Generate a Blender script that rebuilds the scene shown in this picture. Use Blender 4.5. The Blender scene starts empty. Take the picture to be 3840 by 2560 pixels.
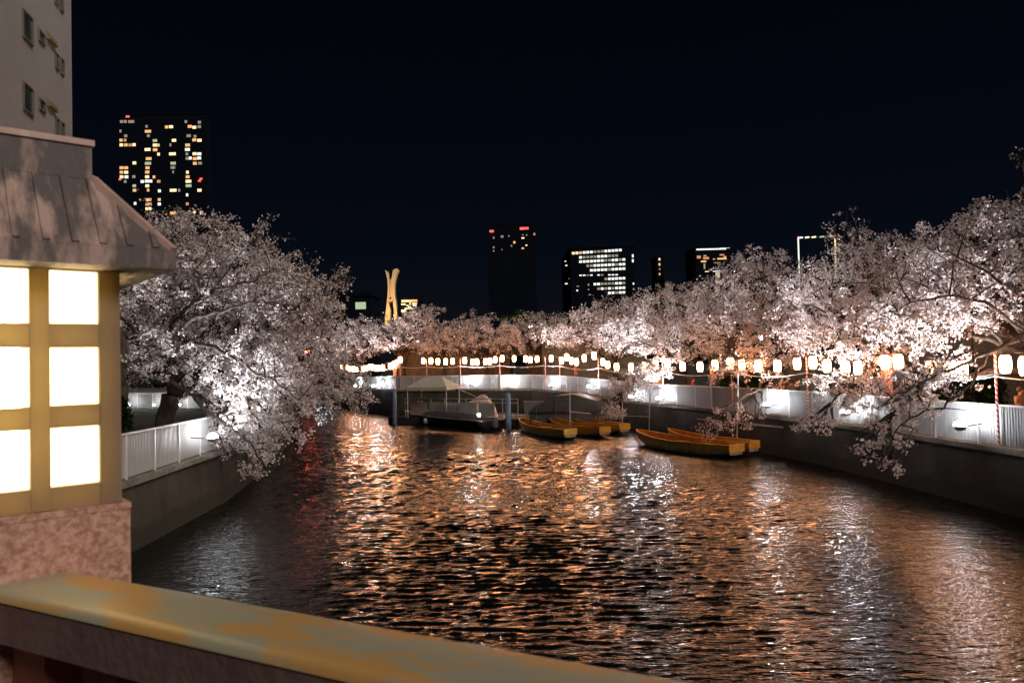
import bpy, math, random
import numpy as np
from mathutils import Matrix, Vector

R = math.radians
scene = bpy.context.scene
col = scene.collection

# ------------------------------------------------------------------ camera
F = 2800.0                      # focal length in photograph pixels (3840 wide)
EYE = Vector((0.0, 0.0, 4.7))   # metres above the water
PITCH, ROLL = R(1.64), R(1.5)
CAMROT = Matrix.Rotation(R(90) + PITCH, 3, 'X') @ Matrix.Rotation(-ROLL, 3, 'Z')
cam_data = bpy.data.cameras.new('camera')
cam = bpy.data.objects.new('camera', cam_data)
col.objects.link(cam)
cam.matrix_world = Matrix.Translation(EYE) @ CAMROT.to_4x4()
cam_data.sensor_width = 36.0
cam_data.lens = F / 3840.0 * 36.0
cam_data.clip_start = 0.05
cam_data.clip_end = 4000.0
cam_data.dof.use_dof = True
cam_data.dof.focus_distance = 45.0
cam_data.dof.aperture_fstop = 5.2
scene.camera = cam

# ------------------------------------------------------------------ night sky
world = bpy.data.worlds.new('World')
scene.world = world
world.use_nodes = True
wn, wl = world.node_tree.nodes, world.node_tree.links
wn.clear()
wo = wn.new('ShaderNodeOutputWorld')
wb = wn.new('ShaderNodeBackground')
wtc = wn.new('ShaderNodeTexCoord')
wsep = wn.new('ShaderNodeSeparateXYZ')
wr = wn.new('ShaderNodeValToRGB')
wr.color_ramp.elements[0].position = 0.0
wr.color_ramp.elements[0].color = (0.0048, 0.0052, 0.0064, 1)
wr.color_ramp.elements[1].position = 0.45
wr.color_ramp.elements[1].color = (0.0007, 0.0009, 0.0030, 1)
e = wr.color_ramp.elements.new(0.14)
e.color = (0.0017, 0.0028, 0.0060, 1)
wl.new(wtc.outputs['Generated'], wsep.inputs[0])
wl.new(wsep.outputs['Z'], wr.inputs[0])
wl.new(wr.outputs[0], wb.inputs[0])
wb.inputs[1].default_value = 0.75
wl.new(wb.outputs[0], wo.inputs[0])

# the faint warm light of the town behind the bridge: one weak, wide sun
sun_data = bpy.data.lights.new('sun', 'SUN')
sun_data.energy = 1.15
sun_data.angle = R(25)
sun_data.color = (1.0, 0.86, 0.76)
sun = bpy.data.objects.new('sun', sun_data)
col.objects.link(sun)
sun.rotation_euler = Vector((-0.60, 0.55, -0.58)).to_track_quat('-Z', 'Y').to_euler()
sun.location = (20, -20, 40)

scene.view_settings.view_transform = 'Standard'
scene.view_settings.look = 'None'
scene.view_settings.exposure = 0.55
scene.view_settings.gamma = 1.0
scene.view_settings.use_curve_mapping = False
scene.cycles.max_bounces = 6
scene.cycles.diffuse_bounces = 4
scene.cycles.glossy_bounces = 3
scene.cycles.transmission_bounces = 3
scene.cycles.sample_clamp_indirect = 6.0
scene.cycles.caustics_reflective = False
scene.cycles.caustics_refractive = False
scene.cycles.use_denoising = True

# ------------------------------------------------------------------ measuring helpers
def ray(x, y):
    return CAMROT @ Vector(((x - 1920.0) / F, -(y - 1280.0) / F, -1.0))
def P(x, y, d):                      # the point in column x, row y at forward distance d
    r = ray(x, y)
    return EYE + r * (d / r.y)
def G(x, y, z=0.0):                  # ... on the level z
    r = ray(x, y)
    return EYE + r * ((z - EYE.z) / r.z)
def plane_hit(x, y, p0, n):
    r = ray(x, y)
    return EYE + r * ((Vector(p0) - EYE).dot(n) / r.dot(n))

# ------------------------------------------------------------------ mesh helpers
def link(o, parent=None):
    col.objects.link(o)
    if parent is not None:
        o.parent = parent
    return o
def tag(o, label=None, cat=None, group=None, kind=None):
    if label: o['label'] = label
    if cat: o['category'] = cat
    if group: o['group'] = group
    if kind: o['kind'] = kind
    return o
def empty(name, loc, label, cat, group=None, rz=0.0):
    o = bpy.data.objects.new(name, None)
    o.empty_display_size = 0.2
    col.objects.link(o)
    o.location = loc
    o.rotation_euler = (0, 0, rz)
    return tag(o, label, cat, group)

class MB:
    def __init__(s):
        s.v = []; s.f = []
    def add(s, verts, faces):
        b = len(s.v)
        s.v += [tuple(q) for q in verts]
        s.f += [tuple(i + b for i in q) for q in faces]
        return s
    def box(s, c, size, ax=None, ay=None, az=None):
        c = Vector(c); hx, hy, hz = size[0] / 2, size[1] / 2, size[2] / 2
        ax = Vector(ax or (1, 0, 0)); ay = Vector(ay or (0, 1, 0)); az = Vector(az or (0, 0, 1))
        vs = [c + ax * (hx * i) + ay * (hy * j) + az * (hz * k) for k in (-1, 1) for j in (-1, 1) for i in (-1, 1)]
        return s.add(vs, [(0, 2, 3, 1), (4, 5, 7, 6), (0, 1, 5, 4), (2, 6, 7, 3), (0, 4, 6, 2), (1, 3, 7, 5)])
    def bar(s, a, b, w, h=None):
        a = Vector(a); b = Vector(b); d = b - a; L = d.length
        d.normalize()
        up = Vector((0, 0, 1)) if abs(d.z) < 0.95 else Vector((1, 0, 0))
        sd = d.cross(up).normalized(); up = sd.cross(d).normalized()
        return s.box((a + b) / 2, (L, w, h or w), d, sd, up)
    def tube(s, pts, rad, n=6, cap=True):
        pts = [Vector(p) for p in pts]
        if not hasattr(rad, '__len__'): rad = [rad] * len(pts)
        b = len(s.v)
        ref = None
        for i, p in enumerate(pts):
            d = (pts[min(i + 1, len(pts) - 1)] - pts[max(i - 1, 0)])
            if d.length < 1e-6: d = Vector((0, 0, 1))
            d.normalize()
            if ref is None:
                ref = Vector((0, 0, 1)) if abs(d.z) < 0.9 else Vector((1, 0, 0))
            sd = d.cross(ref)
            if sd.length < 1e-4: sd = d.cross(Vector((0.3, 0.9, 0.1)))
            sd.normalize()
            ref = sd.cross(d).normalized()
            for k in range(n):
                a = 2 * math.pi * k / n
                s.v.append(tuple(p + sd * (math.cos(a) * rad[i]) + ref * (math.sin(a) * rad[i])))
        for i in range(len(pts) - 1):
            for k in range(n):
                q = (k + 1) % n
                s.f.append((b + i * n + k, b + i * n + q, b + (i + 1) * n + q, b + (i + 1) * n + k))
        if cap:
            s.f.append(tuple(b + k for k in range(n))[::-1])
            s.f.append(tuple(b + (len(pts) - 1) * n + k for k in range(n)))
        return s
    def lathe(s, prof, n=12, c=(0, 0, 0)):
        b = len(s.v)
        for r, z in prof:
            for k in range(n):
                a = 2 * math.pi * k / n
                s.v.append((c[0] + r * math.cos(a), c[1] + r * math.sin(a), c[2] + z))
        for i in range(len(prof) - 1):
            for k in range(n):
                q = (k + 1) % n
                s.f.append((b + i * n + k, b + i * n + q, b + (i + 1) * n + q, b + (i + 1) * n + k))
        s.f.append(tuple(b + k for k in range(n))[::-1])
        s.f.append(tuple(b + (len(prof) - 1) * n + k for k in range(n)))
        return s
    def prism(s, poly, ext):          # closed outline (3D points) pushed along ext
        n = len(poly); e = Vector(ext)
        vs = [Vector(p) for p in poly] + [Vector(p) + e for p in poly]
        fs = [tuple(range(n))[::-1], tuple(range(n, 2 * n))]
        fs += [(i, (i + 1) % n, n + (i + 1) % n, n + i) for i in range(n)]
        return s.add(vs, fs)
    def build(s, name, mat, parent=None, world_coords=True, smooth=False):
        me = bpy.data.meshes.new(name)
        vs = s.v
        if parent is not None and world_coords:
            l = parent.matrix_basis.translation if parent.parent is None else parent.parent.matrix_basis.translation + parent.matrix_basis.translation
            vs = [(a - l.x, b - l.y, c - l.z) for a, b, c in vs]
        me.from_pydata(vs, [], s.f)
        me.materials.append(mat)
        if smooth:
            me.polygons.foreach_set('use_smooth', [True] * len(me.polygons))
        me.update()
        return link(bpy.data.objects.new(name, me), parent)

def copy_thing(root, loc, rz=0.0, label=None, scale=None):
    r = root.copy(); col.objects.link(r)
    r.location = loc; r.rotation_euler = (0, 0, rz)
    if scale: r.scale = scale
    if label: r['label'] = label
    for ch in root.children:
        c = ch.copy(); col.objects.link(c); c.parent = r
        for g in ch.children:
            d = g.copy(); col.objects.link(d); d.parent = c
    return r

ORD = ['first', 'second', 'third', 'fourth', 'fifth', 'sixth', 'seventh', 'eighth', 'ninth', 'tenth', 'eleventh', 'twelfth', 'thirteenth',
       'fourteenth', 'fifteenth', 'sixteenth', 'seventeenth', 'eighteenth', 'nineteenth', 'twentieth']
def ordinal(i):
    if i < 20: return ORD[i]
    tens = ['twenty', 'thirty', 'forty', 'fifty', 'sixty', 'seventy', 'eighty'][(i + 1) // 10 - 2]
    tth = ['twentieth', 'thirtieth', 'fortieth', 'fiftieth', 'sixtieth', 'seventieth', 'eightieth'][(i + 1) // 10 - 2]
    u = (i + 1) % 10
    return tth if u == 0 else tens + '-' + ORD[u - 1]

# ------------------------------------------------------------------ materials
def mat_new(name):
    m = bpy.data.materials.new(name); m.use_nodes = True
    nt = m.node_tree
    return m, nt, nt.nodes.get('Principled BSDF'), nt.nodes.get('Material Output')
def noise_mat(name, c1, c2, scale=4.0, rough=0.7, detail=6.0, lo=0.35, hi=0.65, bump=0.0, bscale=None, metallic=0.0, stretch=None, spec=0.5, rot=None):
    m, nt, b, o = mat_new(name)
    N, L = nt.nodes, nt.links
    tc = N.new('ShaderNodeTexCoord'); mp = N.new('ShaderNodeMapping')
    if stretch: mp.inputs['Scale'].default_value = stretch
    if rot is not None:
        m0 = N.new('ShaderNodeMapping'); m0.inputs['Rotation'].default_value = (0, 0, rot)
        L.new(tc.outputs['Object'], m0.inputs['Vector']); L.new(m0.outputs[0], mp.inputs['Vector'])
    else:
        L.new(tc.outputs['Object'], mp.inputs['Vector'])
    nz = N.new('ShaderNodeTexNoise'); nz.inputs['Scale'].default_value = scale; nz.inputs['Detail'].default_value = detail
    nz.inputs['Roughness'].default_value = 0.62
    L.new(mp.outputs[0], nz.inputs['Vector'])
    cr = N.new('ShaderNodeValToRGB')
    cr.color_ramp.elements[0].position = lo; cr.color_ramp.elements[0].color = (*c1, 1)
    cr.color_ramp.elements[1].position = hi; cr.color_ramp.elements[1].color = (*c2, 1)
    L.new(nz.outputs['Fac'], cr.inputs[0]); L.new(cr.outputs[0], b.inputs['Base Color'])
    b.inputs['Roughness'].default_value = rough; b.inputs['Metallic'].default_value = metallic
    b.inputs['Specular IOR Level'].default_value = spec
    if bump:
        n2 = N.new('ShaderNodeTexNoise'); n2.inputs['Scale'].default_value = bscale or scale * 6; n2.inputs['Detail'].default_value = 5
        L.new(mp.outputs[0], n2.inputs['Vector'])
        bp = N.new('ShaderNodeBump'); bp.inputs['Strength'].default_value = bump; bp.inputs['Distance'].default_value = 0.02
        L.new(n2.outputs['Fac'], bp.inputs['Height']); L.new(bp.outputs[0], b.inputs['Normal'])
    return m
def emit_mat(name, c, s):
    m, nt, b, o = mat_new(name)
    b.inputs['Base Color'].default_value = (0.6, 0.6, 0.6, 1)
    b.inputs['Emission Color'].default_value = (*c, 1)
    b.inputs['Emission Strength'].default_value = s
    return m

M = {}
M['asphalt'] = noise_mat('asphalt_path', (0.03, 0.03, 0.03), (0.06, 0.055, 0.05), 3, 0.9, bump=0.3)
M['quay'] = noise_mat('quay_concrete', (0.018, 0.015, 0.010), (0.060, 0.049, 0.033), 0.7, 0.9, detail=9, bump=0.4, bscale=9, stretch=(1, 1, 0.45))
M['coping'] = noise_mat('coping_concrete', (0.14, 0.13, 0.10), (0.26, 0.24, 0.20), 2.5, 0.9, bump=0.3)
M['fence'] = noise_mat('fence_white_sheet', (0.36, 0.36, 0.35), (0.46, 0.455, 0.44), 1.1, 0.55, stretch=(1, 1, 0.35))
M['fence_trim'] = noise_mat('fence_trim', (0.62, 0.61, 0.58), (0.72, 0.71, 0.68), 2, 0.5)
M['steel'] = noise_mat('galvanised_pipe', (0.42, 0.42, 0.42), (0.6, 0.6, 0.6), 6, 0.45, metallic=0.5)
M['dark_steel'] = noise_mat('dark_steel', (0.03, 0.03, 0.035), (0.07, 0.07, 0.07), 6, 0.5)
M['bark'] = noise_mat('cherry_bark', (0.025, 0.019, 0.015), (0.075, 0.056, 0.042), 7, 0.9, bump=0.6, bscale=22, stretch=(1, 1, 0.4))
M['granite'] = noise_mat('pink_granite', (0.40, 0.18, 0.12), (0.68, 0.42, 0.33), 60, 0.6, detail=4, lo=0.36, hi=0.62, bump=0.15, bscale=90)
M['frame_core'] = None
M['stone_roof'] = noise_mat('weathered_copper_roof', (0.13, 0.11, 0.107), (0.52, 0.37, 0.32), 8, 0.65, detail=5, lo=0.47, hi=0.60, bump=0.3, stretch=(1.5, 0.34, 0.4), rot=R(-40.5))
M['roof_batten'] = noise_mat('worn_lit_batten', (0.50, 0.34, 0.29), (0.74, 0.52, 0.45), 12, 0.6)  # worn roof stone, paler because pinkish light is painted into its colour
M['concrete_wall'] = noise_mat('apartment_wall', (0.29, 0.285, 0.275), (0.32, 0.315, 0.305), 0.6, 0.85, bump=0.1, bscale=30)
M['dark_glass'] = noise_mat('dark_window_glass', (0.02, 0.035, 0.03), (0.05, 0.07, 0.06), 2, 0.15)
M['window_frame'] = noise_mat('aluminium_frame', (0.13, 0.12, 0.10), (0.18, 0.165, 0.14), 3, 0.5)
M['brown_metal'] = noise_mat('brown_hood', (0.20, 0.15, 0.07), (0.30, 0.23, 0.12), 5, 0.6)
M['tower_wall'] = noise_mat('tower_dark_wall', (0.0035, 0.0055, 0.012), (0.0045, 0.007, 0.015), 0.05, 0.95, spec=0.1)
M['yellow_boat'] = noise_mat('yellow_boat_paint', (0.62, 0.34, 0.05), (0.86, 0.54, 0.10), 3.0, 0.45, detail=8, bump=0.2)
M['boat_in'] = noise_mat('boat_inside_paint', (0.40, 0.17, 0.02), (0.78, 0.38, 0.05), 2.2, 0.6, detail=8, bump=0.2)
M['boat_low'] = noise_mat('boat_lower_strake', (0.25, 0.26, 0.20), (0.55, 0.55, 0.48), 1.6, 0.5, detail=8)
M['tarp_dark'] = noise_mat('dark_tarpaulin', (0.016, 0.02, 0.018), (0.035, 0.04, 0.036), 3, 0.6, bump=0.5, bscale=4)
M['tarp_pale'] = noise_mat('pale_tarpaulin', (0.42, 0.32, 0.26), (0.56, 0.45, 0.38), 3, 0.7, bump=0.5, bscale=4)
M['tent'] = noise_mat('tent_canvas', (0.40, 0.37, 0.29), (0.52, 0.48, 0.38), 2, 0.8, bump=0.3, bscale=5)
M['deck_wood'] = noise_mat('dark_pontoon', (0.025, 0.025, 0.022), (0.06, 0.055, 0.05), 4, 0.8)
M['blue_pile'] = noise_mat('blue_pile', (0.10, 0.15, 0.24), (0.17, 0.24, 0.36), 3, 0.5)
M['white_board'] = noise_mat('white_board', (0.36, 0.36, 0.34), (0.46, 0.46, 0.43), 2, 0.6)
M['grey_ink'] = noise_mat('grey_lettering', (0.16, 0.16, 0.16), (0.2, 0.2, 0.2), 2, 0.7)
M['dark_hull'] = noise_mat('dark_hull', (0.02, 0.02, 0.02), (0.045, 0.042, 0.04), 4, 0.35)
M['grey_cover'] = noise_mat('grey_boat_cover', (0.03, 0.028, 0.028), (0.10, 0.09, 0.09), 3, 0.6, bump=0.5, bscale=5)
M['house_wall'] = noise_mat('old_house_wall', (0.10, 0.075, 0.05), (0.18, 0.14, 0.10), 1.5, 0.85)
M['house_roof'] = noise_mat('house_roof', (0.03, 0.03, 0.03), (0.06, 0.055, 0.05), 3, 0.8)
M['ochre_panel'] = noise_mat('ochre_panel', (0.42, 0.22, 0.07), (0.55, 0.31, 0.12), 2, 0.7)
M['leaf_dark'] = noise_mat('evergreen_leaf', (0.02, 0.045, 0.012), (0.05, 0.09, 0.025), 3, 0.6)
M['leaf_green'] = noise_mat('fresh_green_leaf', (0.05, 0.11, 0.015), (0.11, 0.2, 0.03), 3, 0.6)
M['banner'] = noise_mat('red_banner', (0.55, 0.13, 0.07), (0.68, 0.22, 0.14), 2, 0.8)
M['cable'] = noise_mat('white_cable', (0.55, 0.55, 0.52), (0.66, 0.66, 0.63), 5, 0.6)
M['lantern_cap'] = noise_mat('lantern_red_cap', (0.45, 0.05, 0.03), (0.6, 0.09, 0.05), 5, 0.6)
M['gold'] = noise_mat('cream_tower_cladding', (0.55, 0.44, 0.28), (0.66, 0.54, 0.36), 0.4, 0.7)
M['baluster'] = noise_mat('red_brown_baluster', (0.28, 0.08, 0.045), (0.40, 0.14, 0.09), 9, 0.6, bump=0.2)
M['deck'] = noise_mat('bridge_deck', (0.05, 0.045, 0.04), (0.10, 0.09, 0.08), 4, 0.9)

def tide_line(m):
    nt = m.node_tree; N, L = nt.nodes, nt.links
    b = N['Principled BSDF']; src = b.inputs['Base Color'].links[0].from_socket
    g = N.new('ShaderNodeNewGeometry'); sp = N.new('ShaderNodeSeparateXYZ'); L.new(g.outputs['Position'], sp.inputs[0])
    nz = N.new('ShaderNodeTexNoise'); nz.inputs['Scale'].default_value = 1.6; nz.inputs['Detail'].default_value = 6; L.new(g.outputs['Position'], nz.inputs[0])
    ma = N.new('ShaderNodeMath'); ma.operation = 'MULTIPLY_ADD'; ma.inputs[1].default_value = 0.55; L.new(nz.outputs['Fac'], ma.inputs[0]); L.new(sp.outputs[2], ma.inputs[2])
    mr = N.new('ShaderNodeMapRange'); mr.inputs['From Min'].default_value = 0.72; mr.inputs['From Max'].default_value = 0.9; L.new(ma.outputs[0], mr.inputs['Value'])
    mx = N.new('ShaderNodeMix'); mx.data_type = 'RGBA'; mx.inputs['A'].default_value = (0.018, 0.021, 0.010, 1)
    L.new(mr.outputs[0], mx.inputs['Factor']); L.new(src, mx.inputs['B']); L.new(mx.outputs['Result'], b.inputs['Base Color'])
tide_line(M['quay'])

def lantern_mat():
    m, nt, b, o = mat_new('glowing_paper')
    b.inputs['Base Color'].default_value = (0.8, 0.72, 0.6, 1)
    b.inputs['Emission Color'].default_value = (1.0, 0.41, 0.165, 1)
    b.inputs['Emission Strength'].default_value = 34.0
    return m
M['paper'] = lantern_mat()
M['flood'] = emit_mat('floodlight_lens', (0.90, 0.94, 1.0), 220.0)
M['pane'] = emit_mat('lantern_pane_glow', (1.0, 0.82, 0.42), 2.6)
M['street'] = emit_mat('street_lamp_glow', (0.9, 1.0, 0.92), 26.0)
M['red_light'] = emit_mat('red_signal', (1.0, 0.03, 0.03), 1.1)
M['red_strong'] = emit_mat('red_signal_strong', (1.0, 0.11, 0.04), 40.0)
M['win_amber'] = emit_mat('window_amber', (1.0, 0.46, 0.11), 0.62)
M['win_orange'] = emit_mat('window_orange', (1.0, 0.33, 0.06), 0.34)
M['win_warm'] = emit_mat('window_warm', (1.0, 0.72, 0.32), 1.0)
M['win_white'] = emit_mat('window_white', (0.95, 1.0, 0.88), 0.75)
M['win_dim'] = emit_mat('window_dim', (0.9, 0.72, 0.5), 0.11)
M['win_green'] = emit_mat('window_green', (0.65, 0.9, 0.5), 0.3)

def stripe_mat():
    m, nt, b, o = mat_new('red_white_spiral')
    N, L = nt.nodes, nt.links
    tc = N.new('ShaderNodeTexCoord'); sp = N.new('ShaderNodeSeparateXYZ'); L.new(tc.outputs['Object'], sp.inputs[0])
    at = N.new('ShaderNodeMath'); at.operation = 'ARCTAN2'; L.new(sp.outputs[1], at.inputs[0]); L.new(sp.outputs[0], at.inputs[1])
    d = N.new('ShaderNodeMath'); d.operation = 'DIVIDE'; d.inputs[1].default_value = 2 * math.pi; L.new(at.outputs[0], d.inputs[0])
    z = N.new('ShaderNodeMath'); z.operation = 'MULTIPLY_ADD'; z.inputs[1].default_value = 6.5; L.new(sp.outputs[2], z.inputs[0]); L.new(d.outputs[0], z.inputs[2])
    fr = N.new('ShaderNodeMath'); fr.operation = 'FRACT'; L.new(z.outputs[0], fr.inputs[0])
    gt = N.new('ShaderNodeMath'); gt.operation = 'GREATER_THAN'; gt.inputs[1].default_value = 0.5; L.new(fr.outputs[0], gt.inputs[0])
    mx = N.new('ShaderNodeMix'); mx.data_type = 'RGBA'
    mx.inputs['A'].default_value = (0.5, 0.05, 0.04, 1); mx.inputs['B'].default_value = (0.7, 0.62, 0.58, 1)
    L.new(gt.outputs[0], mx.inputs['Factor']); L.new(mx.outputs['Result'], b.inputs['Base Color'])
    return m
M['stripe'] = stripe_mat()

def blossom_mat(name, c1, c2, trans=0.38):
    m, nt, b, o = mat_new(name)
    N, L = nt.nodes, nt.links
    N.remove(b)
    g = N.new('ShaderNodeNewGeometry')
    cr = N.new('ShaderNodeValToRGB')
    cr.color_ramp.elements[0].color = (*c1, 1); cr.color_ramp.elements[1].color = (*c2, 1)
    L.new(g.outputs['Random Per Island'], cr.inputs[0])
    d = N.new('ShaderNodeBsdfDiffuse'); t = N.new('ShaderNodeBsdfTranslucent')
    L.new(cr.outputs[0], d.inputs[0]); L.new(cr.outputs[0], t.inputs[0])
    mx = N.new('ShaderNodeMixShader'); mx.inputs[0].default_value = trans
    L.new(d.outputs[0], mx.inputs[1]); L.new(t.outputs[0], mx.inputs[2]); L.new(mx.outputs[0], o.inputs[0])
    return m
M['blossom'] = blossom_mat('cherry_blossom', (0.62, 0.52, 0.50), (0.92, 0.88, 0.88))
M['leaves'] = blossom_mat('green_leaves', (0.03, 0.07, 0.01), (0.10, 0.19, 0.03))
M['leaves_dark'] = blossom_mat('dark_leaves', (0.012, 0.025, 0.008), (0.035, 0.06, 0.018))

def rail_mat():
    m, nt, b, o = mat_new('worn_rail_paint')
    N, L = nt.nodes, nt.links
    tc = N.new('ShaderNodeTexCoord')
    mp = N.new('ShaderNodeMapping'); mp.inputs['Scale'].default_value = (1.7, 6.5, 5.0)
    m0 = N.new('ShaderNodeMapping'); m0.inputs['Rotation'].default_value = (0, 0, R(28))
    L.new(tc.outputs['Object'], m0.inputs[0]); L.new(m0.outputs[0], mp.inputs[0])
    n1 = N.new('ShaderNodeTexNoise'); n1.inputs['Scale'].default_value = 1.3; n1.inputs['Detail'].default_value = 10; n1.inputs['Roughness'].default_value = 0.62
    L.new(mp.outputs[0], n1.inputs[0])
    cr = N.new('ShaderNodeValToRGB')
    cr.color_ramp.elements[0].position = 0.505; cr.color_ramp.elements[0].color = (0.43, 0.41, 0.29, 1)
    cr.color_ramp.elements[1].position = 0.57; cr.color_ramp.elements[1].color = (0.62, 0.36, 0.12, 1)
    L.new(n1.outputs['Fac'], cr.inputs[0]); L.new(cr.outputs[0], b.inputs['Base Color'])
    b.inputs['Roughness'].default_value = 0.42
    n2 = N.new('ShaderNodeTexNoise'); n2.inputs['Scale'].default_value = 60; n2.inputs['Detail'].default_value = 4
    L.new(tc.outputs['Object'], n2.inputs[0])
    bp = N.new('ShaderNodeBump'); bp.inputs['Strength'].default_value = 0.2; bp.inputs['Distance'].default_value = 0.004
    L.new(n2.outputs['Fac'], bp.inputs['Height']); L.new(bp.outputs[0], b.inputs['Normal'])
    return m
M['rail'] = rail_mat()
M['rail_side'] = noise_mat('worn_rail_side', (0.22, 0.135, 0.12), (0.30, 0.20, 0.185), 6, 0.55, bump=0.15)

def lantern_frame_mat():
    # lattice made translucent so its bars glow, imitating glare from the panes
    m, nt, b, o = mat_new('lantern_lattice')
    N, L = nt.nodes, nt.links
    b.inputs['Base Color'].default_value = (0.30, 0.21, 0.14, 1); b.inputs['Roughness'].default_value = 0.6
    t = N.new('ShaderNodeBsdfTranslucent'); t.inputs[0].default_value = (0.74, 0.63, 0.34, 1)
    mx = N.new('ShaderNodeMixShader'); mx.inputs[0].default_value = 0.25
    L.new(b.outputs[0], mx.inputs[1]); L.new(t.outputs[0], mx.inputs[2]); L.new(mx.outputs[0], o.inputs[0])
    return m
M['lattice'] = lantern_frame_mat()

def water_mat():
    m, nt, b, o = mat_new('canal_water')
    N, L = nt.nodes, nt.links
    b.inputs['Base Color'].default_value = (0.006, 0.007, 0.005, 1)
    b.inputs['Roughness'].default_value = 0.07
    b.inputs['IOR'].default_value = 1.36
    tc = N.new('ShaderNodeTexCoord')
    def nz(sx, sy, det, rot):
        mp = N.new('ShaderNodeMapping'); mp.inputs['Scale'].default_value = (sx, sy, 1); mp.inputs['Rotation'].default_value = (0, 0, rot)
        L.new(tc.outputs['Object'], mp.inputs[0])
        n = N.new('ShaderNodeTexNoise'); n.inputs['Scale'].default_value = 1.0; n.inputs['Detail'].default_value = det; n.inputs['Roughness'].default_value = 0.5
        L.new(mp.outputs[0], n.inputs[0]); return n
    a = nz(8.0, 20.0, 3, R(8)); c = nz(2.4, 6.0, 2, R(-10))
    ad = N.new('ShaderNodeMath'); ad.operation = 'MULTIPLY_ADD'; ad.inputs[1].default_value = 2.2
    L.new(c.outputs['Fac'], ad.inputs[0]); L.new(a.outputs['Fac'], ad.inputs[2])
    bp = N.new('ShaderNodeBump'); bp.inputs['Strength'].default_value = 1.0; bp.inputs['Distance'].default_value = 0.022
    L.new(ad.outputs[0], bp.inputs['Height']); L.new(bp.outputs[0], b.inputs['Normal'])
    return m
M['water'] = water_mat()

# ------------------------------------------------------------------ the banks (plan measured from the photograph)
RB = [(15.6, 6, 1.85), (14.9, 16, 1.85), (14.45, 21, 1.85), (13.5, 31, 1.85), (12.1, 38.5, 1.85), (10.6, 43.5, 1.85), (9.3, 47.5, 1.85),
      (8.2, 52, 1.9), (6.6, 56.5, 2.05), (5.2, 60, 2.2), (3.6, 63, 2.3), (1.7, 66, 2.38), (-11.0, 70, 2.5), (-16, 80, 2.4), (-28, 105, 2.1), (-44, 128, 2.0)]
LB = [(-10.2, 6, 1.85), (-10.4, 20, 1.85), (-10.7, 27, 1.85), (-11.4, 31.5, 1.85), (-12.5, 36, 1.85), (-13.6, 43, 1.85), (-15.2, 50, 1.85), (-18.5, 58, 1.9), (-27, 68, 1.9), (-46, 80, 1.9)]
RBv = [Vector(p) for p in RB]; LBv = [Vector(p) for p in LB]
FH = 1.22    # fence height

def offset_poly(pts, off, side):     # side +1: towards the left of travel, -1: right
    out = []
    for i, p in enumerate(pts):
        d = (pts[min(i + 1, len(pts) - 1)] - pts[max(i - 1, 0)]); d.z = 0; d.normalize()
        n = Vector((-d.y, d.x, 0)) * side
        out.append(p + n * off)
    return out
def on_line(x, y, pts):              # where the view through (x, y) meets the bank line: point, base height
    r = ray(x, y); best = None
    for a, b in zip(pts, pts[1:]):
        d = b - a
        den = r.x * d.y - r.y * d.x
        if abs(den) < 1e-9: continue
        t = (a.x * d.y - a.y * d.x) / den
        s = (a.x * r.y - a.y * r.x) / den
        if t > 0 and 0 <= s <= 1 and (best is None or t < best[0]):
            best = (t, s, a, b)
    t, s, a, b = best
    q = EYE + r * t
    dd = (b - a); dd.z = 0; dd.normalize()
    return q, a.z + (b.z - a.z) * s, dd

# ground: two bank sheets out to the horizon
def bank_ground(name, pts, side):
    far = [];
    for i, p in enumerate(pts):
        d = (pts[min(i + 1, len(pts) - 1)] - pts[max(i - 1, 0)]); d.z = 0; d.normalize()
        n = Vector((-d.y, d.x, 0)) * -side
        far.append(n)
    mb = MB()
    return far
g = MB()
rb_o = offset_poly(RBv, 0.14, -1)
targets_r = [Vector((900, -200 + i * 60, 1.85)) for i in range(7)] + [Vector((900, 300 + i * 120, 1.9)) for i in range(4)] + [Vector((700, 900, 2.2)), Vector((300, 1100, 2.3)), Vector((100, 1100, 2.3)), Vector((-60, 1100, 2.1)), Vector((-300, 1100, 2.0))]
for i in range(len(rb_o) - 1):
    g.add([rb_o[i], targets_r[i], targets_r[i + 1], rb_o[i + 1]], [(0, 1, 2, 3)])
lb_o = offset_poly(LBv, 0.14, 1)
targets_l = [Vector((-900, -200 + i * 70, 1.85)) for i in range(len(LBv))]
for i in range(len(lb_o) - 1):
    g.add([lb_o[i], lb_o[i + 1], targets_l[i + 1], targets_l[i]], [(0, 1, 2, 3)])
tag(g.build('ground', M['asphalt']), kind='structure')

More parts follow.
